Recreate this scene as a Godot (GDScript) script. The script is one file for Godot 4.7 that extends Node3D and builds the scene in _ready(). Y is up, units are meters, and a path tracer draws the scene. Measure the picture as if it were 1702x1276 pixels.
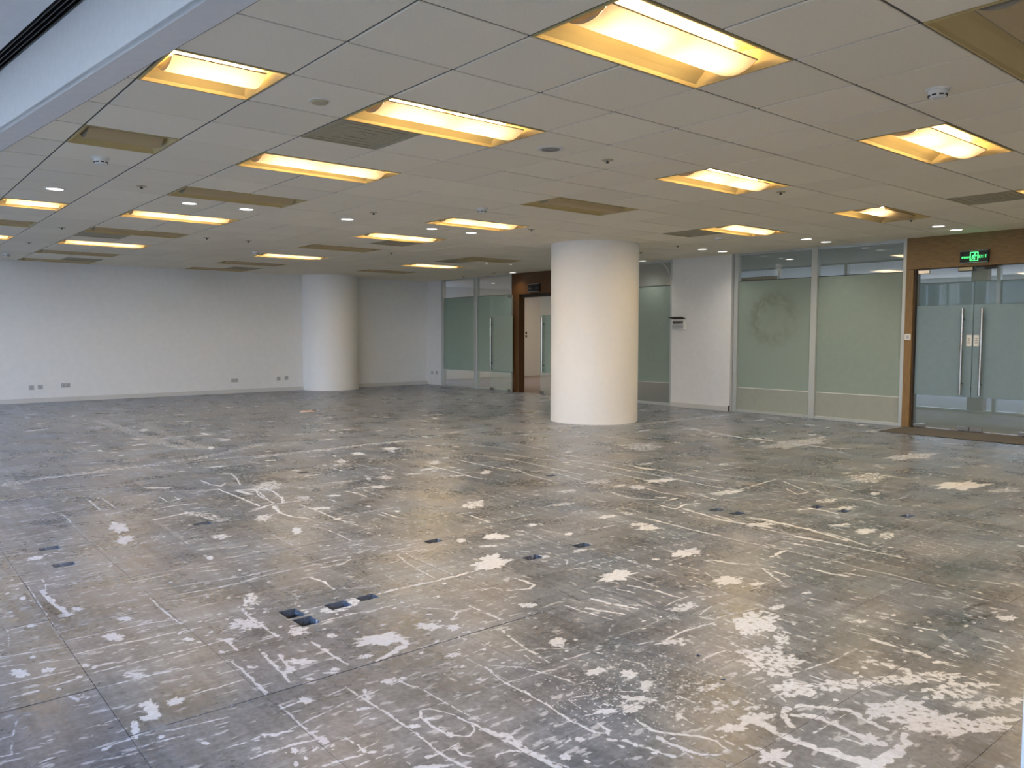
extends Node3D
# An empty office floor: bare raised-floor panels, tiled ceiling with warm troffers, glazed partitions.
# World axes: x runs along the long side of the ceiling lights, -z towards the back wall, y up, metres.

const CH := 1.32                 # height of the lens
const CEIL := 2.662              # underside of the ceiling tiles
const TOP := 3.05                # ceiling of the strip along the windows
const TILE := 0.6
const GX := 0.6136               # origin of the ceiling grid
const GZ := -2.7664
const XR := 11.52                # face of the glazed wall
const ZB := -17.25               # face of the back wall
const ZN := 3.2                  # face of the wall behind the lens
const FOCAL := 1314.55           # in pixels of the 1702 x 1276 frame
const PANEL := 0.4575            # raised floor panel
const PX := 0.65
const PZ := -2.735

# lamps and daylight
const LAMP_COLOR := Color(1.0, 0.885, 0.70)
const LAMP_ENERGY := 1.12
const TUBE_GLOW := 23.0
const DOWN_COLOR := Color(1.0, 0.97, 0.92)
const DOWN_ENERGY := 0.28
const DOWN_GLOW := 1.6
const SKY_ENERGY := 4.9

var cam: Camera3D
var used := {}
var mats := {}
var mesh_cache := {}
var rng := RandomNumberGenerator.new()

# ------------------------------------------------------------------ mesh builder
class MB:
	var v := PackedVector3Array()
	var n := PackedVector3Array()
	var uv := PackedVector2Array()
	var ix := PackedInt32Array()

	# texture coordinates in metres, laid along the face
	func vert(p: Vector3, nn: Vector3) -> int:
		v.append(p); n.append(nn)
		var a := nn.abs()
		if a.y >= a.x and a.y >= a.z: uv.append(Vector2(p.x, p.z))
		elif a.x >= a.z: uv.append(Vector2(p.z, p.y))
		else: uv.append(Vector2(p.x, p.y))
		return v.size() - 1

	func tri(a: Vector3, b: Vector3, c: Vector3) -> void:
		var nn := (b - a).cross(c - a).normalized()
		var i := vert(a, nn); vert(b, nn); vert(c, nn)
		ix.append_array(PackedInt32Array([i, i + 2, i + 1]))

	# corners run counter-clockwise seen from outside
	func quad(a: Vector3, b: Vector3, c: Vector3, d: Vector3) -> void:
		var nn := (b - a).cross(c - a)
		if nn.length_squared() < 1e-16:
			nn = (c - a).cross(d - a)
		nn = nn.normalized()
		var i := vert(a, nn); vert(b, nn); vert(c, nn); vert(d, nn)
		ix.append_array(PackedInt32Array([i, i + 2, i + 1, i, i + 3, i + 2]))

	func box(c: Vector3, s: Vector3, bev := 0.0) -> MB:
		var h := s / 2.0
		var b := minf(bev, minf(h.x, minf(h.y, h.z)) * 0.9)
		if b <= 0.0:
			for a in 3:
				for sg in [-1.0, 1.0]:
					var u := Vector3.ZERO; var w := Vector3.ZERO; var o := Vector3.ZERO
					u[(a + 1) % 3] = h[(a + 1) % 3]; w[(a + 2) % 3] = h[(a + 2) % 3]; o[a] = h[a] * sg
					if sg > 0: quad(c + o - u - w, c + o + u - w, c + o + u + w, c + o - u + w)
					else: quad(c + o - u - w, c + o - u + w, c + o + u + w, c + o + u - w)
			return self
		for a in 3:
			var i1 := (a + 1) % 3; var i2 := (a + 2) % 3
			for sg in [-1.0, 1.0]:
				var u := Vector3.ZERO; var w := Vector3.ZERO; var o := Vector3.ZERO
				u[i1] = h[i1] - b; w[i2] = h[i2] - b; o[a] = h[a] * sg
				if sg > 0: quad(c + o - u - w, c + o + u - w, c + o + u + w, c + o - u + w)
				else: quad(c + o - u - w, c + o - u + w, c + o + u + w, c + o + u - w)
			for s1 in [-1.0, 1.0]:
				for s2 in [-1.0, 1.0]:
					var p := Vector3.ZERO; var q := Vector3.ZERO; var l := Vector3.ZERO
					p[i1] = s1 * h[i1]; p[i2] = s2 * (h[i2] - b)
					q[i1] = s1 * (h[i1] - b); q[i2] = s2 * h[i2]
					l[a] = h[a] - b
					if s1 * s2 > 0: quad(c + p - l, c + q - l, c + q + l, c + p + l)
					else: quad(c + p - l, c + p + l, c + q + l, c + q - l)
		for sx in [-1.0, 1.0]:
			for sy in [-1.0, 1.0]:
				for sz in [-1.0, 1.0]:
					var p1 := c + Vector3(sx * h.x, sy * (h.y - b), sz * (h.z - b))
					var p2 := c + Vector3(sx * (h.x - b), sy * h.y, sz * (h.z - b))
					var p3 := c + Vector3(sx * (h.x - b), sy * (h.y - b), sz * h.z)
					if sx * sy * sz > 0: tri(p1, p2, p3)
					else: tri(p1, p3, p2)
		return self

	func span(lo: Vector3, hi: Vector3, bev := 0.0) -> MB:
		return box((lo + hi) / 2.0, (hi - lo).abs(), bev)

	# profile of (radius, height) going up; smooth where `smooth`
	func lathe(profile: Array, seg: int, c := Vector3.ZERO, smooth := false) -> MB:
		for k in profile.size() - 1:
			var a: Vector2 = profile[k]; var b: Vector2 = profile[k + 1]
			var sl := Vector2(b.y - a.y, a.x - b.x).normalized()
			for i in seg:
				var t0 := TAU * i / seg; var t1 := TAU * (i + 1) / seg
				var d0 := Vector3(cos(t0), 0, -sin(t0)); var d1 := Vector3(cos(t1), 0, -sin(t1))
				var n0 := Vector3(d0.x * sl.x, sl.y, d0.z * sl.x); var n1 := Vector3(d1.x * sl.x, sl.y, d1.z * sl.x)
				var j := vert(c + d0 * a.x + Vector3(0, a.y, 0), n0)
				vert(c + d1 * a.x + Vector3(0, a.y, 0), n1)
				vert(c + d1 * b.x + Vector3(0, b.y, 0), n1)
				vert(c + d0 * b.x + Vector3(0, b.y, 0), n0)
				for e in 4: uv[j + e] = Vector2((t0 if e == 0 or e == 3 else t1) * maxf(a.x, b.x), v[j + e].y)
				ix.append_array(PackedInt32Array([j, j + 2, j + 1, j, j + 3, j + 2]))
		return self

	func tube(p0: Vector3, p1: Vector3, r: float, seg := 12, caps := true) -> MB:
		var d := (p1 - p0).normalized()
		var u := d.cross(Vector3.UP if absf(d.y) < 0.9 else Vector3.RIGHT).normalized()
		var w := d.cross(u).normalized()
		for i in seg:
			var t0 := TAU * i / seg; var t1 := TAU * (i + 1) / seg
			var e0 := u * cos(t0) + w * sin(t0); var e1 := u * cos(t1) + w * sin(t1)
			var j := vert(p0 + e0 * r, e0); vert(p0 + e1 * r, e1); vert(p1 + e1 * r, e1); vert(p1 + e0 * r, e0)
			ix.append_array(PackedInt32Array([j, j + 2, j + 1, j, j + 3, j + 2]))
			if caps:
				tri(p0, p0 + e1 * r, p0 + e0 * r)
				tri(p1, p1 + e0 * r, p1 + e1 * r)
		return self

	# prism over a polygon of (x, z), counter-clockwise or not
	func prism(poly: PackedVector2Array, y0: float, y1: float) -> MB:
		var p := poly.duplicate()
		var area := 0.0
		for k in p.size(): area += p[k].cross(p[(k + 1) % p.size()])
		if area < 0.0: p.reverse()
		var t := Geometry2D.triangulate_polygon(p)
		for k in range(0, t.size(), 3):
			var a := p[t[k]]; var b := p[t[k + 1]]; var c := p[t[k + 2]]
			if (b - a).cross(c - a) > 0.0:
				var s := b; b = c; c = s
			tri(Vector3(a.x, y1, a.y), Vector3(b.x, y1, b.y), Vector3(c.x, y1, c.y))
			tri(Vector3(a.x, y0, a.y), Vector3(c.x, y0, c.y), Vector3(b.x, y0, b.y))
		for k in p.size():
			var a := p[k]; var b := p[(k + 1) % p.size()]
			quad(Vector3(a.x, y0, a.y), Vector3(a.x, y1, a.y), Vector3(b.x, y1, b.y), Vector3(b.x, y0, b.y))
		return self

	func add(o: MB, t := Transform3D()) -> MB:
		var f := v.size()
		for i in o.v.size():
			v.append(t * o.v[i]); n.append(t.basis * o.n[i]); uv.append(o.uv[i])
		for i in o.ix: ix.append(f + i)
		return self

	func build() -> ArrayMesh:
		var a := []
		a.resize(Mesh.ARRAY_MAX)
		a[Mesh.ARRAY_VERTEX] = v; a[Mesh.ARRAY_NORMAL] = n; a[Mesh.ARRAY_TEX_UV] = uv; a[Mesh.ARRAY_INDEX] = ix
		var m := ArrayMesh.new()
		m.add_surface_from_arrays(Mesh.PRIMITIVE_TRIANGLES, a)
		return m

# ------------------------------------------------------------------ nodes
func numbered(called: String) -> String:
	var k: int = used.get(called, 0)
	used[called] = k + 1
	return called if k == 0 else "%s_%03d" % [called, k]

func put(called: String, shape, mat: Material, parent: Node = self) -> MeshInstance3D:
	var o := MeshInstance3D.new()
	o.name = numbered(called) if parent == self else called
	o.mesh = shape.build() if shape is MB else shape
	o.material_override = mat
	parent.add_child(o, true)
	return o

func thing(called: String, label: String, category: String, at := Vector3.ZERO, group := "") -> Node3D:
	var o := Node3D.new()
	o.name = numbered(called)
	add_child(o, true)
	o.position = at
	tag(o, label, category, group)
	return o

func tag(o: Node, label: String, category: String, group := "") -> void:
	o.set_meta("label", label)
	o.set_meta("category", category)
	if group: o.set_meta("group", group)

func struct(called: String, label := "", category := "") -> Node3D:
	var o := Node3D.new()
	o.name = numbered(called)
	add_child(o, true)
	o.set_meta("kind", "structure")
	if label: o.set_meta("label", label)
	if category: o.set_meta("category", category)
	return o

func copy(o: Node3D, at: Vector3, label := "", group := "") -> Node3D:
	var c: Node3D = o.duplicate()
	c.name = numbered(o.get_meta("kind_name"))
	add_child(c, true)
	c.position = at
	if label: c.set_meta("label", label)
	if group: c.set_meta("group", group)
	return c

# ------------------------------------------------------------------ from pixels to the place
func ray(px: float, py: float) -> Vector3:
	return cam.basis * Vector3((px - 851.0) / FOCAL, -(py - 638.0) / FOCAL, -1.0)

func on_floor(px: float, py: float) -> Vector2:
	var d := ray(px, py)
	var t := -CH / d.y
	return Vector2(d.x * t, d.z * t)

func to_pixel(p: Vector3) -> Vector2:
	var c := cam.basis.inverse() * (p - Vector3(0, CH, 0))
	if c.z > -0.05: return Vector2(-9999, -9999)
	return Vector2(851.0 + FOCAL * c.x / -c.z, 638.0 + FOCAL * c.y / c.z)

# area in pixels of a level square as the frame shows it (0 when outside)
func shown(x0: float, x1: float, z0: float, z1: float, y: float) -> float:
	var frame := PackedVector2Array([Vector2(0, 0), Vector2(1702, 0), Vector2(1702, 1276), Vector2(0, 1276)])
	var p := PackedVector2Array()
	for q in [Vector3(x0, y, z0), Vector3(x1, y, z0), Vector3(x1, y, z1), Vector3(x0, y, z1)]:
		var s := to_pixel(q)
		if s.x < -9000: return 0.0
		p.append(s)
	var area := 0.0
	for poly in Geometry2D.intersect_polygons(p, frame):
		var a := 0.0
		for k in poly.size(): a += poly[k].cross(poly[(k + 1) % poly.size()])
		area += absf(a) / 2.0
	return area

# ------------------------------------------------------------------ materials
func noise(freq: float, seed_: int, oct := 3, type := FastNoiseLite.TYPE_SIMPLEX_SMOOTH) -> FastNoiseLite:
	var f := FastNoiseLite.new()
	f.noise_type = type; f.seed = seed_; f.frequency = freq; f.fractal_octaves = oct
	return f

func noise_tex(freq: float, seed_: int, lo: Color, hi: Color, size := 512, oct := 4) -> NoiseTexture2D:
	var t := NoiseTexture2D.new()
	t.width = size; t.height = size; t.seamless = true
	t.noise = noise(freq, seed_, oct)
	var g := Gradient.new()
	g.set_color(0, lo); g.set_color(1, hi)
	t.color_ramp = g
	return t

func std(called: String, c: Color, rough := 0.7, metal := 0.0, spec := 0.5) -> StandardMaterial3D:
	var m := StandardMaterial3D.new()
	m.resource_name = called
	m.albedo_color = c; m.roughness = rough; m.metallic = metal; m.metallic_specular = spec
	mats[called] = m
	return m

# a plain surface with a little mottling in world space
func mottled(called: String, lo: Color, hi: Color, metres: float, freq: float, seed_: int, rough := 0.8) -> StandardMaterial3D:
	var m := std(called, Color.WHITE, rough)
	m.albedo_texture = noise_tex(freq, seed_, lo, hi)
	m.uv1_scale = Vector3.ONE / metres
	m.uv1_offset = Vector3(seed_ * 0.37, seed_ * 0.61, 0)
	return m

# residue left on one sheet of film by a poster that was peeled off: an uneven ring with a fainter tail
func film_stain() -> ImageTexture:
	var nx := 140; var ny := 178
	var im := Image.create(nx, ny, false, Image.FORMAT_RGB8)
	var f := noise(0.05, 61, 4)
	var base := Color(0.71, 0.765, 0.73)
	for j in ny:
		for i in nx:
			var u := i / float(nx); var v := j / float(ny)
			var n := f.get_noise_2d(i, j)
			var e := Vector2((u - 0.50) / 0.36, (v - 0.36) / 0.26).length() + n * 0.28
			var side := clampf(0.75 - 1.1 * (u - 0.42) - 0.9 * (v - 0.36), 0.0, 1.0)
			var ring := clampf(1.0 - absf(e - 0.78) / 0.42, 0.0, 1.0)
			var inner := clampf(1.1 - e, 0.0, 1.0)
			var a := clampf((ring * ring * side + inner * 0.30) * (0.7 + 0.5 * n), 0.0, 1.0) * 0.62
			im.set_pixel(i, j, base.lerp(Color(0.53, 0.54, 0.47), a))
	return ImageTexture.create_from_image(im)

func make_materials() -> void:
	mottled("wall paint", Color(0.885, 0.887, 0.885), Color(0.905, 0.907, 0.905), 1.7, 0.02, 3, 0.62)
	mottled("column paint", Color(0.93, 0.925, 0.915), Color(0.94, 0.935, 0.925), 1.4, 0.02, 5, 0.5)
	mottled("gypsum", Color(0.90, 0.90, 0.895), Color(0.925, 0.925, 0.92), 1.2, 0.03, 6, 0.75)
	for k in 4:
		var g := 0.945 + 0.008 * k
		var m := mottled("ceiling tile %d" % k, Color(g - 0.014, g - 0.044, g - 0.118), Color(g + 0.010, g - 0.020, g - 0.092), 0.55, 0.05, 20 + k, 0.9)
		m.metallic_specular = 0.25
	std("grid bar", Color(0.36, 0.35, 0.33), 0.7)
	std("dark gap", Color(0.05, 0.05, 0.05), 0.9)
	std("slab", Color(0.45, 0.45, 0.44), 0.95)
	std("baseboard", Color(0.80, 0.80, 0.79), 0.5)
	std("aluminium", Color(0.74, 0.76, 0.75), 0.38, 0.35)
	std("white metal", Color(0.90, 0.90, 0.88), 0.45)
	std("steel", Color(0.72, 0.70, 0.67), 0.24, 1.0)
	std("dark steel", Color(0.22, 0.21, 0.20), 0.4, 0.6)
	std("black plastic", Color(0.035, 0.035, 0.04), 0.45)
	std("white plastic", Color(0.88, 0.88, 0.86), 0.42)
	std("beige plastic", Color(0.74, 0.70, 0.57), 0.5)
	std("grey plastic", Color(0.55, 0.55, 0.54), 0.5)
	std("reflector", Color(0.78, 0.70, 0.48), 0.5)
	std("end plate", Color(0.60, 0.57, 0.50), 0.6)
	var b := std("basket", Color(0.80, 0.71, 0.54), 0.6)
	b.backlight_enabled = true; b.backlight = Color(0.64, 0.64, 0.64)
	var t := std("lamp tube", Color(0.9, 0.9, 0.88), 0.4)
	t.emission_enabled = true; t.emission = LAMP_COLOR; t.emission_energy_multiplier = TUBE_GLOW
	std("dead tube", Color(0.80, 0.78, 0.74), 0.35)
	var d := std("downlight glow", Color(0.9, 0.9, 0.9), 0.5)
	d.emission_enabled = true; d.emission = DOWN_COLOR; d.emission_energy_multiplier = DOWN_GLOW
	mottled("diffuser paint", Color(0.66, 0.63, 0.53), Color(0.71, 0.68, 0.58), 0.5, 0.04, 8, 0.7)
	std("diffuser slot", Color(0.20, 0.19, 0.16), 0.9)
	var p := std("glass", Color(0.80, 0.90, 0.86, 0.10), 0.02)
	p.transparency = BaseMaterial3D.TRANSPARENCY_ALPHA
	p = std("window glass", Color(0.85, 0.92, 0.92, 0.06), 0.02)
	p.transparency = BaseMaterial3D.TRANSPARENCY_ALPHA
	var f := mottled("frost film", Color(0.70, 0.755, 0.72), Color(0.72, 0.775, 0.74), 1.3, 0.02, 11, 0.42)
	f.backlight_enabled = true; f.backlight = Color(0.80, 0.92, 0.86)
	var lowf := mottled("lower film", Color(0.66, 0.68, 0.64), Color(0.69, 0.71, 0.67), 1.3, 0.02, 13, 0.36)
	lowf.backlight_enabled = true; lowf.backlight = Color(0.6, 0.64, 0.6)
	f = std("stained film", Color.WHITE, 0.42)
	f.albedo_texture = film_stain()
	f.backlight_enabled = true; f.backlight = Color(0.80, 0.92, 0.86)
	f = mottled("door film", Color(0.62, 0.71, 0.745), Color(0.64, 0.73, 0.765), 1.3, 0.02, 12, 0.4)
	f.backlight_enabled = true; f.backlight = Color(0.84, 0.92, 0.92)
	# wood veneer: noise stretched along the grain
	for w in [["veneer across", Vector3(0.4, 4.0, 1.0), 31], ["veneer upright", Vector3(4.0, 0.35, 1.0), 33]]:
		var m := std(w[0], Color.WHITE, 0.42)
		m.albedo_texture = noise_tex(0.03, w[2], Color(0.46, 0.35, 0.19), Color(0.59, 0.47, 0.275), 512, 5)
		m.uv1_scale = w[1]
	var dv := std("dark veneer", Color(0.62, 0.52, 0.42), 0.42)
	dv.albedo_texture = mats["veneer across"].albedo_texture
	dv.uv1_scale = Vector3(0.4, 4.0, 1.0)
	std("veneer edge", Color(0.26, 0.19, 0.11), 0.5)
	mottled("carpet", Color(0.50, 0.46, 0.45), Color(0.62, 0.57, 0.56), 0.8, 0.06, 41, 0.95)
	mottled("mat", Color(0.30, 0.285, 0.26), Color(0.43, 0.41, 0.38), 0.25, 0.09, 42, 0.95)
	std("underfloor", Color(0.46, 0.46, 0.45), 0.95)
	std("panel edge", Color(0.50, 0.50, 0.50), 0.5, 0.6)
	std("socket", Color(0.70, 0.71, 0.72), 0.4)
	std("socket pin", Color(0.12, 0.12, 0.12), 0.6)
	var e := std("sign green", Color(0.1, 0.4, 0.2), 0.5)
	e.emission_enabled = true; e.emission = Color(0.35, 1.0, 0.55); e.emission_energy_multiplier = 0.85
	std("sign off", Color(0.42, 0.42, 0.40), 0.5)
	mottled("city wall", Color(0.62, 0.60, 0.57), Color(0.70, 0.68, 0.65), 6.0, 0.02, 51, 0.9)
	std("city frame", Color(0.86, 0.86, 0.86), 0.6)
	std("city glass", Color(0.16, 0.19, 0.22), 0.15)
	std("city ground", Color(0.40, 0.40, 0.40), 0.95)
	std("brick red", Color(0.46, 0.30, 0.26), 0.85)
	std("debris", Color(0.80, 0.70, 0.64), 0.9)
	std("cable", Color(0.86, 0.86, 0.85), 0.5)

# ------------------------------------------------------------------ the soffit along the windows runs at a slight angle to the grid
func soffit(z: float) -> float: return 1.15 + 0.108 * (z + 3.32)       # edge of the raised strip
func grid_edge(z: float) -> float: return 1.31 + 0.108 * (z + 3.19)    # where the tiles end

func _ready() -> void:
	rng.seed = 7
	# camera
	cam = Camera3D.new()
	cam.name = "camera"
	cam.position = Vector3(0, CH, 0)
	cam.basis = Basis.from_euler(Vector3(-0.0636075, -0.695416, 0.0014378))
	cam.fov = 51.778
	cam.near = 0.05; cam.far = 400.0
	cam.current = true
	add_child(cam)
	# daylight
	var env := Environment.new()
	env.background_mode = Environment.BG_SKY
	var sm := ProceduralSkyMaterial.new()
	sm.sky_top_color = Color(0.62, 0.73, 0.90); sm.sky_horizon_color = Color(0.80, 0.875, 0.96)
	sm.ground_bottom_color = Color(0.42, 0.44, 0.47); sm.ground_horizon_color = Color(0.66, 0.70, 0.76)
	sm.sky_energy_multiplier = 1.0
	env.sky = Sky.new()
	env.sky.sky_material = sm
	env.background_energy_multiplier = SKY_ENERGY
	env.tonemap_mode = Environment.TONE_MAPPER_LINEAR
	env.tonemap_exposure = 2.0
	env.sdfgi_enabled = true; env.ssao_enabled = true; env.ssil_enabled = true
	var we := WorldEnvironment.new()
	we.name = "environment"
	we.environment = env
	add_child(we)
	make_materials()
	build_shell()
	build_floor()
	build_ceiling()
	build_glazed_wall()
	build_beyond()
	build_lights()
	build_ceiling_fittings()
	build_wall_fittings()
	build_city()

# ------------------------------------------------------------------ walls, columns, windows
func wall(called: String, lo: Vector3, hi: Vector3, mat := "wall paint") -> MeshInstance3D:
	var o := put(called, MB.new().span(lo, hi), mats[mat])
	o.set_meta("kind", "structure")
	return o

func build_shell() -> void:
	wall("wall_back", Vector3(-3.2, -0.36, ZB - 0.15), Vector3(XR + 0.12, 3.2, ZB))
	wall("wall_behind", Vector3(-1.2, -0.36, ZN), Vector3(XR + 0.12, 3.2, ZN + 0.15))
	wall("baseboard_back", Vector3(-2.6, 0.0, ZB), Vector3(XR, 0.085, ZB + 0.012), "baseboard")
	# roof slab over everything
	wall("ceiling_slab", Vector3(-3.4, 3.14, ZB - 1.6), Vector3(20.4, 3.3, ZN + 0.2), "slab")
	wall("floor_slab", Vector3(-3.4, -0.50, ZB - 1.6), Vector3(20.4, -0.36, ZN + 0.2), "underfloor")
	# the white pier whose edge just enters the frame
	wall("wall_near", Vector3(1.836, 0.0, -0.544), Vector3(2.30, CEIL, -0.12))
	# round columns
	for q in [[Vector3(8.69, 0, -8.46), "wide white round column standing free on the bare floor"], [Vector3(8.72, 0, -17.2), "white round column half sunk in the back wall"]]:
		var c := put("column", MB.new().lathe([Vector2(0.662, 0.0), Vector2(0.662, CEIL + 0.02)], 96), mats["column paint"])
		c.position = q[0]
		tag(c, q[1], "column")
		c.set_meta("kind", "structure")
	build_window_wall()

func build_window_wall() -> void:
	# local frame of the window wall: z along the wall, x inwards
	var bz := Vector3(0.108, 0, 1).normalized()
	var bx := Vector3(bz.z, 0, -bz.x)
	var base := Transform3D(Basis(bx, Vector3.UP, bz), Vector3(soffit(0) - 2.35, 0, 0))
	var w := struct("wall_left")
	w.transform = base
	put("sill_wall", MB.new().span(Vector3(-0.2, -0.36, -17.5), Vector3(0.0, 0.30, 3.5)), mats["wall paint"], w)
	put("head_wall", MB.new().span(Vector3(-0.2, 2.86, -17.5), Vector3(0.0, 3.2, 3.5)), mats["wall paint"], w)
	put("sill_board", MB.new().span(Vector3(-0.2, 0.30, -17.5), Vector3(0.06, 0.33, 3.5), 0.006), mats["white metal"], w)
	var step := 1.5
	var z := -17.4
	var k := 1
	while z < 3.3:
		var o := struct("window_%d" % k)
		o.transform = base * Transform3D(Basis(), Vector3(0, 0, z))
		put("mullion", MB.new().span(Vector3(-0.16, 0.33, -0.035), Vector3(-0.02, 2.86, 0.035), 0.004), mats["aluminium"], o)
		put("transom", MB.new().span(Vector3(-0.13, 2.14, 0.035), Vector3(-0.05, 2.19, step - 0.035), 0.004), mats["aluminium"], o)
		put("pane", MB.new().span(Vector3(-0.094, 0.33, 0.035), Vector3(-0.086, 2.14, step - 0.035)), mats["window glass"], o)
		put("pane", MB.new().span(Vector3(-0.094, 2.19, 0.035), Vector3(-0.086, 2.86, step - 0.035)), mats["window glass"], o)
		z += step
		k += 1

# ------------------------------------------------------------------ ceiling
# cells (column, row) taken by fittings; lights are [column, row, length in tiles, lit]
const LIGHTS := [
	[1, 2, 1, true], [1, 5, 1, false], [1, 11, 1, true], [1, 14, 1, false], [1, 17, 1, true], [1, 20, 1, false],
	[3, -4, 2, true], [3, -1, 2, true], [3, 2, 2, true], [3, 5, 2, true], [3, 8, 2, false], [3, 11, 2, true], [3, 14, 2, false], [3, 17, 2, true], [3, 20, 2, false], [3, 23, 2, false],
	[5, -3, 2, false],
	[8, -4, 2, true], [8, -1, 2, true], [8, 2, 2, true], [8, 5, 2, false], [8, 8, 2, true], [8, 11, 2, true], [8, 14, 2, false], [8, 17, 2, true], [8, 20, 2, false], [8, 23, 2, false],
	[13, -4, 2, true], [13, -1, 2, true], [13, 2, 2, true], [13, 5, 2, true], [13, 14, 2, false], [13, 17, 2, true], [13, 20, 2, false],
]
# lights that something beside them sets apart
const OWN_LABELS := {
	"3 2": "lit long ceiling light between the round ceiling speaker and a brown square air diffuser",
	"3 -1": "lit long ceiling light one row in front of the one beside the round speaker",
	"5 -3": "unlit long ceiling light set out of line with the rows of lights",
	"8 2": "lit long ceiling light between two small sprinkler heads, short of the round column",
	"8 -1": "lit long ceiling light next but one to a smoke detector standing alone",
	"8 8": "lit long ceiling light with two round downlights just behind it",
	"8 11": "lit long ceiling light with a brown square diffuser behind and downlights in front",
	"8 5": "unlit long ceiling light nearest the free round column",
	"13 5": "lit long ceiling light between a brown square diffuser and the downlights by the glass wall",
	"13 2": "lit long ceiling light with one tube dead, so half of it is dim",
	"13 -1": "lit long ceiling light touching a brown square diffuser near the wood header",
	"13 17": "lit long ceiling light near the far glass partition and unlit exit sign",
	"3 8": "unlit long ceiling light with two round downlights just behind it",
	"3 11": "lit long ceiling light just behind two round downlights and an unlit light",
	"3 5": "lit long ceiling light one row behind the one beside the round speaker",
	"1 2": "square lit ceiling light next to the round beige sprinkler cover",
	"1 5": "square unlit ceiling light beside the smoke detector near the plaster band",
	"1 11": "square lit ceiling light just behind a single round downlight",
	"3 14": "unlit long ceiling light with a brown square diffuser directly behind it",
}
# square air diffusers that take the place of a tile
const DIFFUSERS := [[3, 3], [13, 6], [3, 15], [9, 12], [4, 22], [13, 15], [13, 0], [9, 22]]

func cell_x(b: float) -> float: return GX + TILE * b
func cell_z(a: float) -> float: return GZ - TILE * a

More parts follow.
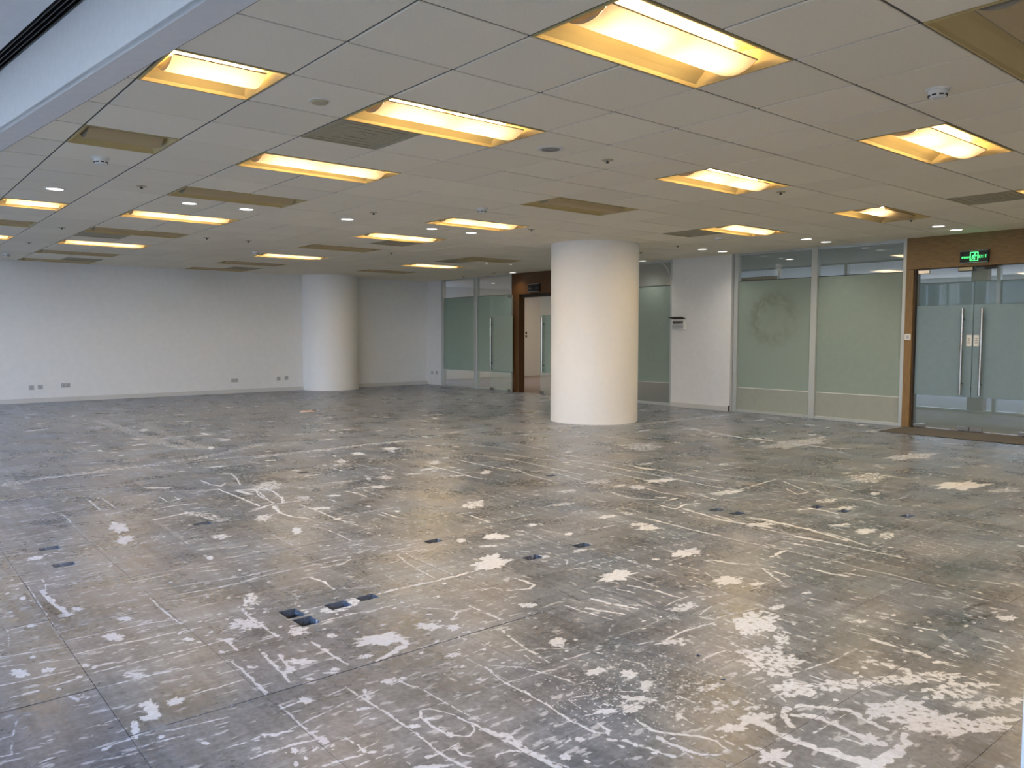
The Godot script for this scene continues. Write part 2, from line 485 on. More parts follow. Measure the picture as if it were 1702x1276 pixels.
func build_ceiling() -> void:
	var taken := {}
	for l in LIGHTS:
		for k in l[2]: taken[Vector2i(l[0] + k, l[1])] = true
	for d in DIFFUSERS: taken[Vector2i(d[0], d[1])] = true
	var room := PackedVector2Array([Vector2(grid_edge(ZN) + 0.01, ZN), Vector2(XR, ZN), Vector2(XR, ZB), Vector2(grid_edge(ZB) + 0.01, ZB)])
	var ce := struct("ceiling")
	var gap := 0.0075
	var whole: ArrayMesh = MB.new().box(Vector3(0, 0.009, 0), Vector3(TILE - 2 * gap, 0.018, TILE - 2 * gap), 0.003).build()
	var cells := []
	for b in range(-3, 19):
		for a in range(-10, 25):
			if taken.has(Vector2i(b, a)): continue
			var x0 := cell_x(b); var z1 := cell_z(a)
			var sq := PackedVector2Array([Vector2(x0 + gap, z1 - gap), Vector2(x0 + TILE - gap, z1 - gap), Vector2(x0 + TILE - gap, z1 - TILE + gap), Vector2(x0 + gap, z1 - TILE + gap)])
			var cut := Geometry2D.intersect_polygons(sq, room)
			if cut.is_empty(): continue
			var poly: PackedVector2Array = cut[0]
			var ar := 0.0
			for k in poly.size(): ar += poly[k].cross(poly[(k + 1) % poly.size()])
			if absf(ar) < 0.004: continue
			cells.append([shown(x0, x0 + TILE, z1 - TILE, z1, CEIL), Vector2i(b, a), poly, absf(absf(ar) / 2.0 - (TILE - 2 * gap) ** 2) < 1e-4])
	cells.sort_custom(func(p, q): return p[0] > q[0])
	var rest := MB.new()
	var i := 0
	for c in cells:
		var mid := Vector3(cell_x(c[1].x + 0.5), CEIL, cell_z(c[1].y + 0.5))
		if i < 300:
			var o: MeshInstance3D
			var mat: Material = mats["ceiling tile %d" % [rng.randi() % 4]]
			if c[3]:
				o = put("ceiling_tile", whole, mat, ce)
				o.position = mid + Vector3(0, rng.randf_range(-0.0015, 0.0015), 0)
				o.rotation = Vector3(rng.randf_range(-0.002, 0.002), 0, rng.randf_range(-0.002, 0.002))
			else:
				o = put("ceiling_tile", MB.new().prism(c[2], CEIL, CEIL + 0.018), mat, ce)
		else:
			rest.prism(c[2], CEIL, CEIL + 0.018)
		i += 1
	if rest.v.size():
		var o := put("ceiling_tile_field", rest, mats["ceiling tile 2"], ce)
		o.set_meta("kind", "stuff")
	# grid bars above the joints
	for b in range(-3, 19):
		var x := cell_x(b)
		var z_near := minf(ZN, -3.19 + (x - 1.31) / 0.108)
		if z_near - ZB < 0.2 or x > XR - 0.01: continue
		# the bar is cut where a long light spans it
		var stops := [z_near]
		var rows := []
		for l in LIGHTS:
			if l[2] == 2 and l[0] + 1 == b: rows.append(l[1])
		rows.sort()
		for r in rows:
			stops.append(cell_z(r)); stops.append(cell_z(r + 1))
		stops.append(ZB)
		for k in range(0, stops.size(), 2):
			if stops[k] - stops[k + 1] < 0.05: continue
			put("grid_bar", MB.new().span(Vector3(x - 0.012, CEIL + 0.006, maxf(stops[k + 1], ZB)), Vector3(x + 0.012, CEIL + 0.03, stops[k])), mats["grid bar"], ce)
	for a in range(-9, 25):
		var z := cell_z(a)
		if z < ZB + 0.01 or z > ZN: continue
		put("grid_bar", MB.new().span(Vector3(grid_edge(z), CEIL + 0.0065, z - 0.012), Vector3(XR, CEIL + 0.029, z + 0.012)), mats["grid bar"], ce)
	# plenum cover so that no light comes through the joints
	put("plenum_cover", MB.new().prism(room, 2.86, 2.9), mats["slab"], ce)
	# plaster band beside the tiles, the step up to the window strip and the strip's own ceiling
	var t := struct("trim_1")
	put("plaster_band", MB.new().prism(PackedVector2Array([Vector2(soffit(ZN), ZN), Vector2(grid_edge(ZN), ZN), Vector2(grid_edge(ZB), ZB), Vector2(soffit(ZB), ZB)]), CEIL - 0.006, CEIL + 0.03), mats["gypsum"], t)
	put("shadow_trim", MB.new().prism(PackedVector2Array([Vector2(grid_edge(ZN), ZN), Vector2(grid_edge(ZN) + 0.009, ZN), Vector2(grid_edge(ZB) + 0.009, ZB), Vector2(grid_edge(ZB), ZB)]), CEIL - 0.001, CEIL + 0.03), mats["grid bar"], t)
	put("riser", MB.new().prism(PackedVector2Array([Vector2(soffit(ZN), ZN), Vector2(soffit(ZN) + 0.05, ZN), Vector2(soffit(ZB) + 0.05, ZB), Vector2(soffit(ZB), ZB)]), CEIL - 0.004, 3.14), mats["gypsum"], t)
	var s0 := 0.105
	put("window_strip_ceiling", MB.new().prism(PackedVector2Array([Vector2(soffit(ZN) - 2.6, ZN), Vector2(soffit(ZN) - s0, ZN), Vector2(soffit(ZB) - s0, ZB), Vector2(soffit(ZB) - 2.6, ZB)]), TOP, 3.14), mats["gypsum"], t)
	# slot diffuser between riser and strip
	var d := thing("linear_air_diffuser", "long dark slot air diffuser along the top of the raised window strip", "air vent")
	for k in 4:
		var o := -s0 + 0.012 + k * 0.026
		put("blade", MB.new().prism(PackedVector2Array([Vector2(soffit(ZN) + o, ZN), Vector2(soffit(ZN) + o + 0.007, ZN), Vector2(soffit(ZB) + o + 0.007, ZB), Vector2(soffit(ZB) + o, ZB)]), TOP - 0.004, TOP + 0.03), mats["dark steel"], d)
	put("duct", MB.new().prism(PackedVector2Array([Vector2(soffit(ZN) - s0, ZN), Vector2(soffit(ZN), ZN), Vector2(soffit(ZB), ZB), Vector2(soffit(ZB) - s0, ZB)]), TOP + 0.05, TOP + 0.06), mats["dark gap"], d)

# ------------------------------------------------------------------ ceiling lights
func troffer(tiles: int, lit: bool, one_dead := false) -> Node3D:
	var o := Node3D.new()
	o.set_meta("kind_name", "ceiling_light")
	var L := TILE * tiles - 0.012
	var W := TILE - 0.012
	var hl := L / 2.0; var hw := W / 2.0
	var refl: Material = mats["reflector"]
	# flange
	var f := MB.new()
	f.span(Vector3(-hl, -0.002, -hw), Vector3(hl, 0.012, -hw + 0.012))
	f.span(Vector3(-hl, -0.002, hw - 0.012), Vector3(hl, 0.012, hw))
	f.span(Vector3(-hl, -0.002, -hw + 0.012), Vector3(-hl + 0.012, 0.012, hw - 0.012))
	f.span(Vector3(hl - 0.012, -0.002, -hw + 0.012), Vector3(hl, 0.012, hw - 0.012))
	put("frame", f, refl, o)
	# reflector shell: section across, closed at both ends by sloping walls
	var sec := [Vector2(-hw + 0.012, 0.0), Vector2(-hw + 0.020, 0.014), Vector2(-0.24, 0.036), Vector2(-0.20, 0.058), Vector2(-0.15, 0.080), Vector2(-0.10, 0.092), Vector2(0.0, 0.096)]
	var full := sec.duplicate()
	for k in range(sec.size() - 2, -1, -1): full.append(Vector2(-sec[k].x, sec[k].y))
	var r := MB.new()
	for k in full.size() - 1:
		var p: Vector2 = full[k]; var q: Vector2 = full[k + 1]
		var ep := hl - 0.012 - p.y * 0.55; var eq := hl - 0.012 - q.y * 0.55
		r.quad(Vector3(-ep, p.y, p.x), Vector3(ep, p.y, p.x), Vector3(eq, q.y, q.x), Vector3(-eq, q.y, q.x))
		for s in [-1.0, 1.0]:
			var a := Vector3(s * (hl - 0.012), 0, p.x); var b := Vector3(s * (hl - 0.012), 0, q.x)
			if s > 0: r.quad(a, Vector3(s * ep, p.y, p.x), Vector3(s * eq, q.y, q.x), b)
			else: r.quad(a, b, Vector3(s * eq, q.y, q.x), Vector3(s * ep, p.y, p.x))
	put("reflector", r, refl, o)
	# housing above
	put("housing", MB.new().span(Vector3(-hl + 0.004, 0.104, -hw + 0.004), Vector3(hl - 0.004, 0.12, hw - 0.004)), mats["slab"], o)
	# the curved basket under the tubes
	var bl := hl - 0.055
	var bk := MB.new()
	var bw := 0.130
	for k in 12:
		var t0 := -1.0 + 2.0 * k / 12.0; var t1 := -1.0 + 2.0 * (k + 1) / 12.0
		var y0 := -0.012 + 0.044 * t0 * t0; var y1 := -0.012 + 0.044 * t1 * t1
		bk.quad(Vector3(-bl, y0, t0 * bw), Vector3(bl, y0, t0 * bw), Vector3(bl, y1, t1 * bw), Vector3(-bl, y1, t1 * bw))
	put("basket_diffuser", bk, mats["basket"], o)
	for s in [-1.0, 1.0]:
		put("basket_lip", MB.new().span(Vector3(-bl, 0.030, s * bw - 0.002), Vector3(bl, 0.036, s * bw + 0.002)), mats["end plate"], o)
		var e := MB.new()
		for k in 8:
			var t0 := -1.0 + 2.0 * k / 8.0; var t1 := -1.0 + 2.0 * (k + 1) / 8.0
			e.quad(Vector3(s * bl, 0.034, t0 * bw), Vector3(s * bl, 0.034, t1 * bw), Vector3(s * bl, -0.012 + 0.044 * t1 * t1, t1 * bw), Vector3(s * bl, -0.012 + 0.044 * t0 * t0, t0 * bw))
		put("end_plate", e, mats["end plate"], o)
	for k in tiles:
		var cx := (k - (tiles - 1) / 2.0) * (0.50)
		var t := MB.new()
		for s in [-1.0, 1.0]: t.tube(Vector3(cx - 0.205, 0.070, s * 0.030), Vector3(cx + 0.205, 0.070, s * 0.030), 0.011, 7, false)
		put("lamp_tube", t, mats["lamp tube" if lit and not (one_dead and k == 1) else "dead tube"], o)
	if lit:
		var al := AreaLight3D.new()
		al.name = "light"
		al.area_size = Vector2(L - 0.1 if not one_dead else L / 2 - 0.1, 0.40)
		al.light_color = LAMP_COLOR
		al.light_energy = LAMP_ENERGY * (1.0 if tiles == 2 and not one_dead else 0.5)
		al.area_range = 40.0
		al.area_attenuation = 2.0
		al.shadow_enabled = true
		al.position = Vector3(-0.25 if one_dead else 0.0, -0.016, 0)
		al.rotation = Vector3(-PI / 2, 0, 0)
		o.add_child(al)
	return o

func build_lights() -> void:
	var kinds := {}
	for l in LIGHTS:
		var worn: bool = l[0] == 13 and l[1] == 2
		var key := "%d%s%s" % [l[2], l[3], worn]
		if not kinds.has(key): kinds[key] = troffer(l[2], l[3], worn)
		var o: Node3D = copy(kinds[key], Vector3(cell_x(l[0] + l[2] / 2.0), CEIL, cell_z(l[1] + 0.5)))
		var lab := ""
		var grp := ""
		if l[2] == 2 and l[3]:
			lab = "long recessed ceiling light glowing warm yellow around a curved basket"; grp = "long ceiling lights that are on"
		elif l[2] == 2:
			lab = "long recessed ceiling light switched off, dull brown inside"; grp = "long ceiling lights that are off"
		elif l[3]:
			lab = "square recessed ceiling light glowing warm yellow beside the plaster band"; grp = "square ceiling lights that are on"
		else:
			lab = "square recessed ceiling light switched off, dull brown inside"; grp = "square ceiling lights that are off"
		var own: String = OWN_LABELS.get("%d %d" % [l[0], l[1]], "")
		if own:
			lab = own; grp = ""
		tag(o, lab, "ceiling light", grp)
	for k in kinds: kinds[k].free()

func round_light(r: float, spot: bool) -> Node3D:
	var o := Node3D.new()
	o.set_meta("kind_name", "downlight")
	put("trim_ring", MB.new().lathe([Vector2(r * 0.80, -0.003), Vector2(r * 0.82, -0.007), Vector2(r * 0.95, -0.009), Vector2(r, -0.004), Vector2(r, 0.002)], 28), mats["white plastic"], o)
	put("glowing_lens", MB.new().lathe([Vector2(0.0, -0.0045), Vector2(r * 0.81, -0.0045)], 28), mats["downlight glow"], o)
	if spot:
		var s := SpotLight3D.new()
		s.name = "light"
		s.light_color = DOWN_COLOR
		s.light_energy = DOWN_ENERGY
		s.light_size = r * 0.8
		s.spot_angle = 62.0
		s.spot_angle_attenuation = 0.8
		s.spot_range = 30.0
		s.spot_attenuation = 2.0
		s.shadow_enabled = true
		s.position = Vector3(0, -0.014, 0)
		s.rotation = Vector3(-PI / 2, 0, 0)
		o.add_child(s)
	return o

func build_ceiling_fittings() -> void:
	# recessed downlights in tile coordinates
	var d := round_light(0.088, true)
	var rows := [[1.5, 9.5], [3.55, 9.55], [4.55, 9.55], [6.54, 9.5], [8.6, 9.6], [9.65, 9.6], [13.55, 9.55], [14.55, 9.55]]
	for q in rows:
		tag(copy(d, Vector3(cell_x(q[0]), CEIL, cell_z(q[1]))), "white round downlight in the row that crosses the ceiling between troffers", "downlight", "downlights across the room")
	for z in [-4.23, -6.0, -7.78, -9.72, -11.6, -13.45, -2.45, -0.7]:
		for x in [10.42, 10.96]:
			if x < 10.5 and z < -9.0: continue
			tag(copy(d, Vector3(x if z > -9.0 else 11.24, CEIL, z)), "white round downlight in the row beside the glazed partition wall", "downlight", "downlights along the glazed wall")
	d.free()
	var tiny := round_light(0.035, true)
	for q in [[14.45, 15.19], [15.44, 15.19]]:
		tag(copy(tiny, Vector3(cell_x(q[0]), CEIL, cell_z(q[1]))), "tiny bright spotlight in the ceiling tiles left of the round column", "downlight", "tiny spotlights")
	tiny.free()
	# smoke detectors
	var sd := Node3D.new()
	sd.set_meta("kind_name", "smoke_detector")
	put("base_ring", MB.new().lathe([Vector2(0.040, -0.010), Vector2(0.060, -0.010), Vector2(0.064, -0.004), Vector2(0.064, 0.002)], 24), mats["white plastic"], sd)
	put("dome", MB.new().lathe([Vector2(0.0, -0.050), Vector2(0.030, -0.050), Vector2(0.040, -0.046), Vector2(0.048, -0.034), Vector2(0.050, -0.010)], 24), mats["white plastic"], sd)
	for k in 8:
		var sl := put("vent_slot", MB.new().box(Vector3(0.0462, -0.037, 0), Vector3(0.006, 0.007, 0.022)), mats["socket pin"], sd)
		sl.transform = Transform3D(Basis(Vector3.UP, TAU * k / 8.0), Vector3.ZERO)
	for q in [[1.52, 6.65, "smoke detector beside an unlit square ceiling light"], [6.70, -1.43, "smoke detector alone on a tile near the unlit long light set out of line"], [7.74, 6.73, "smoke detector on a tile between two rows of long lights"], [14.51, 6.55, "smoke detector beside the lit light next to a brown square diffuser"], [7.6, 16.72, "small far smoke detector close to a lit long light"], [2.45, 21.9, "far smoke detector near the back wall corner"]]:
		tag(copy(sd, Vector3(cell_x(q[0]), CEIL, cell_z(q[1]))), "white " + q[2], "smoke detector")
	sd.free()
	# speakers, blank covers and sprinkler caps
	var cover := Node3D.new()
	cover.set_meta("kind_name", "blank_cover")
	put("disc", MB.new().lathe([Vector2(0.0, -0.013), Vector2(0.046, -0.013), Vector2(0.05, -0.009), Vector2(0.05, 0.002)], 24), mats["beige plastic"], cover)
	put("rim", MB.new().lathe([Vector2(0.049, -0.003), Vector2(0.058, -0.003), Vector2(0.06, 0.002)], 24), mats["white plastic"], cover)
	tag(copy(cover, Vector3(cell_x(2.54), CEIL, cell_z(2.57))), "round beige sprinkler cover on a tile between two near lit lights", "sprinkler cover")
	cover.free()
	var sp := thing("ceiling_speaker", "round grey ceiling speaker with a white rim", "speaker", Vector3(cell_x(5.58), CEIL, cell_z(2.58)))
	put("rim", MB.new().lathe([Vector2(0.070, -0.006), Vector2(0.092, -0.006), Vector2(0.1, 0.002)], 28), mats["white plastic"], sp)
	put("grille", MB.new().lathe([Vector2(0.0, -0.003), Vector2(0.071, -0.003)], 28), mats["grey plastic"], sp)
	var cap := Node3D.new()
	cap.set_meta("kind_name", "sprinkler")
	put("escutcheon", MB.new().lathe([Vector2(0.016, -0.007), Vector2(0.038, -0.006), Vector2(0.046, -0.001), Vector2(0.046, 0.002)], 20), mats["beige plastic"], cap)
	put("head", MB.new().lathe([Vector2(0.0, -0.024), Vector2(0.014, -0.024), Vector2(0.015, -0.019), Vector2(0.006, -0.018), Vector2(0.009, -0.006)], 14), mats["dark steel"], cap)
	for q in [[2.47, 8.4], [6.57, 2.57], [6.51, 8.43], [10.34, 2.39], [15.01, 2.41], [2.51, 14.57], [5.49, 14.39], [6.47, 14.35], [2.45, 18.2], [10.6, 14.57], [10.30, 8.31], [15.19, 8.26], [17.24, 18.32], [17.6, 20.7], [15.73, 9.95]]:
		tag(copy(cap, Vector3(cell_x(q[0]), CEIL, cell_z(q[1]))), "small round dark sprinkler head in the ceiling tiles", "sprinkler", "sprinkler heads")
	cap.free()
	# air diffusers
	var ad := Node3D.new()
	ad.set_meta("kind_name", "air_diffuser")
	var hw := TILE / 2.0 - 0.006
	var fr := MB.new()
	fr.span(Vector3(-hw, -0.002, -hw), Vector3(hw, 0.014, -hw + 0.02))
	fr.span(Vector3(-hw, -0.002, hw - 0.02), Vector3(hw, 0.014, hw))
	fr.span(Vector3(-hw, -0.002, -hw + 0.02), Vector3(-hw + 0.02, 0.014, hw - 0.02))
	fr.span(Vector3(hw - 0.02, -0.002, -hw + 0.02), Vector3(hw, 0.014, hw - 0.02))
	put("frame", fr, mats["diffuser paint"], ad)
	put("plate", MB.new().span(Vector3(-hw + 0.01, 0.004, -hw + 0.01), Vector3(hw - 0.01, 0.02, hw - 0.01)), mats["diffuser paint"], ad)
	for k in 3:
		var o0 := 0.225 - 0.07 * k
		var rg := MB.new()
		for s in [-1.0, 1.0]:
			rg.span(Vector3(-o0, 0.0, s * o0 - 0.004), Vector3(o0, 0.006, s * o0 + 0.004))
			rg.span(Vector3(s * o0 - 0.004, 0.0, -o0), Vector3(s * o0 + 0.004, 0.006, o0))
		put("cone_ring", rg, mats["diffuser paint"], ad)
	put("core", MB.new().lathe([Vector2(0.0, -0.002), Vector2(0.035, -0.002), Vector2(0.04, 0.012)], 16), mats["diffuser paint"], ad)
	for q in DIFFUSERS:
		var lab: String = {"3 3": "square olive air diffuser behind the lit light next to the ceiling speaker", "13 6": "square olive air diffuser beside the round column touching a lit light", "13 0": "square olive air diffuser near the light wood door header", "9 12": "square olive air diffuser behind a lit light and two downlights", "3 15": "square olive air diffuser behind an unlit light, toward the back wall"}.get("%d %d" % [q[0], q[1]], "")
		tag(copy(ad, Vector3(cell_x(q[0] + 0.5), CEIL, cell_z(q[1] + 0.5))), lab if lab else "small far square olive air diffuser close to the back wall", "air vent", "" if lab else "far square air diffusers")
	ad.free()

# ------------------------------------------------------------------ the glazed wall on the right
func on_x(px: float, py: float, x: float) -> Vector3:
	var d := ray(px, py)
	var t := x / d.x
	return Vector3(x, CH + d.y * t, d.z * t)

func on_z(px: float, py: float, z: float) -> Vector3:
	var d := ray(px, py)
	var t := z / d.z
	return Vector3(d.x * t, CH + d.y * t, z)

# one glazed partition: posts are [z, width] from far to near
func partition(called: String, posts: Array, films: Array, x := XR + 0.03, low := 0.42, high := 2.2, skirt := false) -> Node3D:
	var o := struct(called)
	for p in posts:
		put("post", MB.new().span(Vector3(x - 0.05, 0.0, p[0] - p[1] / 2), Vector3(x + 0.05, CEIL + 0.03, p[0] + p[1] / 2), 0.004), mats["aluminium"], o)
	for k in posts.size() - 1:
		var z0: float = posts[k][0] + posts[k][1] / 2; var z1: float = posts[k + 1][0] - posts[k + 1][1] / 2
		put("bottom_rail", MB.new().span(Vector3(x - 0.035, 0.0, z0), Vector3(x + 0.035, 0.045, z1), 0.003), mats["aluminium"], o)
		put("head_rail", MB.new().span(Vector3(x - 0.035, CEIL - 0.035, z0), Vector3(x + 0.035, CEIL + 0.03, z1), 0.003), mats["aluminium"], o)
		put("pane", MB.new().span(Vector3(x, 0.045, z0), Vector3(x + 0.01, CEIL - 0.035, z1)), mats["glass"], o)
		var f := put("frosted_film", MB.new().span(Vector3(x - 0.003, low, z0), Vector3(x - 0.001, high, z1)), mats[films[k]], o)
		f.set_meta("label", "frosted grey green film on the glass")
		if films[k] == "stained film": sheet_uv(f, z0, z1, low, high)
		if skirt: put("lower_film", MB.new().span(Vector3(x - 0.003, 0.045, z0), Vector3(x - 0.001, low, z1)), mats["lower film"], o)
		put("film_edge", MB.new().span(Vector3(x - 0.009, low - 0.010, z0), Vector3(x - 0.003, low, z1)), mats["white metal"], o)
		put("film_edge", MB.new().span(Vector3(x - 0.009, high, z0), Vector3(x - 0.003, high + 0.009, z1)), mats["dark steel"], o)
	return o

# texture coordinates from 0 to 1 over a sheet standing in a plane of constant x, seen from the room
func sheet_uv(o: MeshInstance3D, z0: float, z1: float, y0: float, y1: float) -> void:
	var a: Array = o.mesh.surface_get_arrays(0)
	var uv: PackedVector2Array = a[Mesh.ARRAY_TEX_UV]
	for i in uv.size():
		var p: Vector3 = a[Mesh.ARRAY_VERTEX][i]
		uv[i] = Vector2((p.z - z0) / (z1 - z0), (y1 - p.y) / (y1 - y0))
	a[Mesh.ARRAY_TEX_UV] = uv
	var m := ArrayMesh.new()
	m.add_surface_from_arrays(Mesh.PRIMITIVE_TRIANGLES, a)
	o.mesh = m

func bar_handle(parent: Node, x: float, z: float, y0: float, y1: float) -> void:
	var h := put("pull_handle", MB.new().tube(Vector3(x, y0, z), Vector3(x, y1, z), 0.019, 16), mats["steel"], parent)
	h.set_meta("label", "tall stainless steel bar handle")
	for y in [y0 + 0.15, y1 - 0.15]:
		put("standoff", MB.new().tube(Vector3(0, 0, 0), Vector3(0.07, 0, 0), 0.010, 10), mats["dark steel"], h).position = Vector3(x, y, z)

# a frameless glass leaf in the plane x, from z0 to z1; the free edge is at zf
func glass_leaf(parent: Node, x: float, z0: float, z1: float, zf: float, top := 2.21, film := "door film") -> Node3D:
	var l := put("leaf", MB.new().span(Vector3(x - 0.006, 0.014, z0), Vector3(x + 0.006, top, z1)), mats["glass"], parent)
	l.set_meta("label", "frameless glass door leaf")
	put("frosted_film", MB.new().span(Vector3(x - 0.009, 0.47, z0 + 0.002), Vector3(x - 0.0065, 1.715, z1 - 0.002)), mats[film], l)
	var hz := z0 if absf(zf - z1) < 0.01 else z1
	var d := signf(zf - hz)
	put("patch_fitting", MB.new().span(Vector3(x - 0.02, 0.012, hz), Vector3(x + 0.02, 0.062, hz + d * 0.16), 0.003), mats["steel"], l)
	put("patch_fitting", MB.new().span(Vector3(x - 0.02, top - 0.05, hz), Vector3(x + 0.02, top, hz + d * 0.16), 0.003), mats["steel"], l)
	put("lock_fitting", MB.new().span(Vector3(x - 0.02, 0.012, zf), Vector3(x + 0.02, 0.07, zf - d * 0.15), 0.003), mats["steel"], l)
	return l

func build_glazed_wall() -> void:
	# solid pieces
	wall("wall_right", Vector3(XR, -0.36, ZB), Vector3(XR + 0.12, 3.14, -16.59))
	var pier := wall("wall_pier", Vector3(XR - 0.05, 0.0, -9.215), Vector3(XR + 0.14, CEIL + 0.02, -7.955))
	pier.set_meta("label", "white painted pier between two glass partitions")
	wall("baseboard_pier", Vector3(XR - 0.062, 0.0, -9.215), Vector3(XR - 0.05, 0.08, -7.955), "baseboard")
	wall("trim_2", Vector3(XR - 0.064, 0.0, -7.968), Vector3(XR - 0.045, 0.10, -7.950), "dark steel")
	# head above the ceiling line so that nothing leaks
	wall("wall_head", Vector3(XR + 0.01, CEIL + 0.03, -16.59), Vector3(XR + 0.11, 3.14, ZN), "slab")
	wall("wall_side", Vector3(XR, -0.36, -2.3), Vector3(XR + 0.12, 3.14, ZN))
	partition("window_20", [[-16.55, 0.08], [-15.16, 0.12], [-13.80, 0.05]], ["frost film", "frost film"])
	partition("window_21", [[-11.75, 0.06], [-10.5, 0.06], [-9.25, 0.06]], ["frost film", "frost film"])
	partition("window_22", [[-7.885, 0.075], [-6.475, 0.10], [-5.10, 0.055]], ["stained film", "frost film"], XR + 0.03, 0.42, 2.2, true)
	# wood portals
	var w := struct("trim_3", "light brown wood veneer portal around the near glass double door")
	put("header", MB.new().span(Vector3(XR - 0.045, 2.225, -5.07), Vector3(XR + 0.13, CEIL + 0.02, -2.3), 0.004), mats["veneer across"], w)
	put("jamb", MB.new().span(Vector3(XR - 0.045, 0.0, -5.07), Vector3(XR + 0.13, 2.225, -4.965), 0.004), mats["veneer upright"], w)
	put("jamb_lining", MB.new().span(Vector3(XR - 0.02, 0.0, -4.965), Vector3(XR + 0.13, 2.225, -4.945)), mats["veneer edge"], w)
	put("jamb", MB.new().span(Vector3(XR - 0.045, 0.0, -3.45), Vector3(XR + 0.13, 2.225, -2.3), 0.004), mats["veneer upright"], w)
	w = struct("trim_4", "dark brown wood portal around the far open doorway")
	put("header", MB.new().span(Vector3(XR - 0.045, 2.19, -13.77), Vector3(XR + 0.13, CEIL + 0.02, -11.80), 0.004), mats["dark veneer"], w)
	put("jamb", MB.new().span(Vector3(XR - 0.045, 0.0, -13.77), Vector3(XR + 0.13, 2.19, -13.52), 0.004), mats["dark veneer"], w)
	put("jamb", MB.new().span(Vector3(XR - 0.045, 0.0, -12.0), Vector3(XR + 0.13, 2.19, -11.80), 0.004), mats["dark veneer"], w)
	# near double door
	var dr := struct("door_1", "closed frameless glass double door with tall bar handles")
	var xl := XR + 0.04
	var a := glass_leaf(dr, xl, -4.94, -4.203, -4.203)
	bar_handle(a, xl - 0.07, -4.315, 0.50, 1.67)
	var b := glass_leaf(dr, xl, -4.197, -3.455, -4.197)
	bar_handle(b, xl - 0.07, -4.075, 0.50, 1.67)
	for z in [-4.245, -4.155]:
		var st := put("push_sticker", MB.new().box(Vector3(xl - 0.0095, 1.235, z), Vector3(0.002, 0.15, 0.066)), mats["white plastic"], dr)
		st.set_meta("label", "white sticker with grey lettering")
		var g := MB.new()
		for q in [[0.030, 0.030, 0.006], [0.018, 0.004, 0.030], [0.0, 0.034, 0.006], [0.008, 0.022, 0.005], [-0.030, 0.034, 0.008]]:
			g.box(Vector3(xl - 0.011, 1.235 + q[0], z), Vector3(0.001, q[2], q[1]))
		put("lettering", g, mats["grey plastic"], st)
	var cl := put("door_closer", MB.new().span(Vector3(xl - 0.05, 2.165, -4.40), Vector3(xl + 0.03, 2.225, -4.20), 0.004), mats["dark steel"], dr)
	put("cover", MB.new().span(Vector3(xl - 0.054, 2.172, -4.39), Vector3(xl - 0.05, 2.215, -4.22)), mats["beige plastic"], cl)
	put("door_closer", MB.new().span(Vector3(xl - 0.03, 2.18, -4.08), Vector3(xl + 0.03, 2.222, -3.94), 0.004), mats["dark steel"], dr)
	# far double door: one leaf folded back against the glass, one closed
	dr = struct("door_2", "far glass double door with its left leaf folded back open")
	var c := glass_leaf(dr, XR - 0.10, -14.47, -13.66, -14.47, 2.18, "frost film")
	bar_handle(c, XR - 0.17, -14.38, 0.48, 1.68)
	bar_handle(c, XR - 0.05, -14.38, 0.48, 1.68)
	var e := glass_leaf(dr, xl, -12.88, -12.02, -12.88, 2.18, "frost film")
	bar_handle(e, xl - 0.07, -12.76, 0.48, 1.68)
	put("door_closer", MB.new().span(Vector3(xl - 0.05, 2.12, -13.45), Vector3(xl + 0.03, 2.19, -12.35), 0.004), mats["dark steel"], dr)
	# floor mat strip at the near door
	var m := thing("door_mat", "worn grey brown mat strip lying along the near glass door", "mat", Vector3(0, 0, 0))
	put("pile", MB.new().span(Vector3(10.72, 0.0, -5.02), Vector3(XR - 0.05, 0.008, -2.45), 0.003), mats["mat"], m)
	put("edge_strip", MB.new().span(Vector3(10.69, 0.0, -5.02), Vector3(10.72, 0.006, -2.45), 0.002), mats["dark steel"], m)

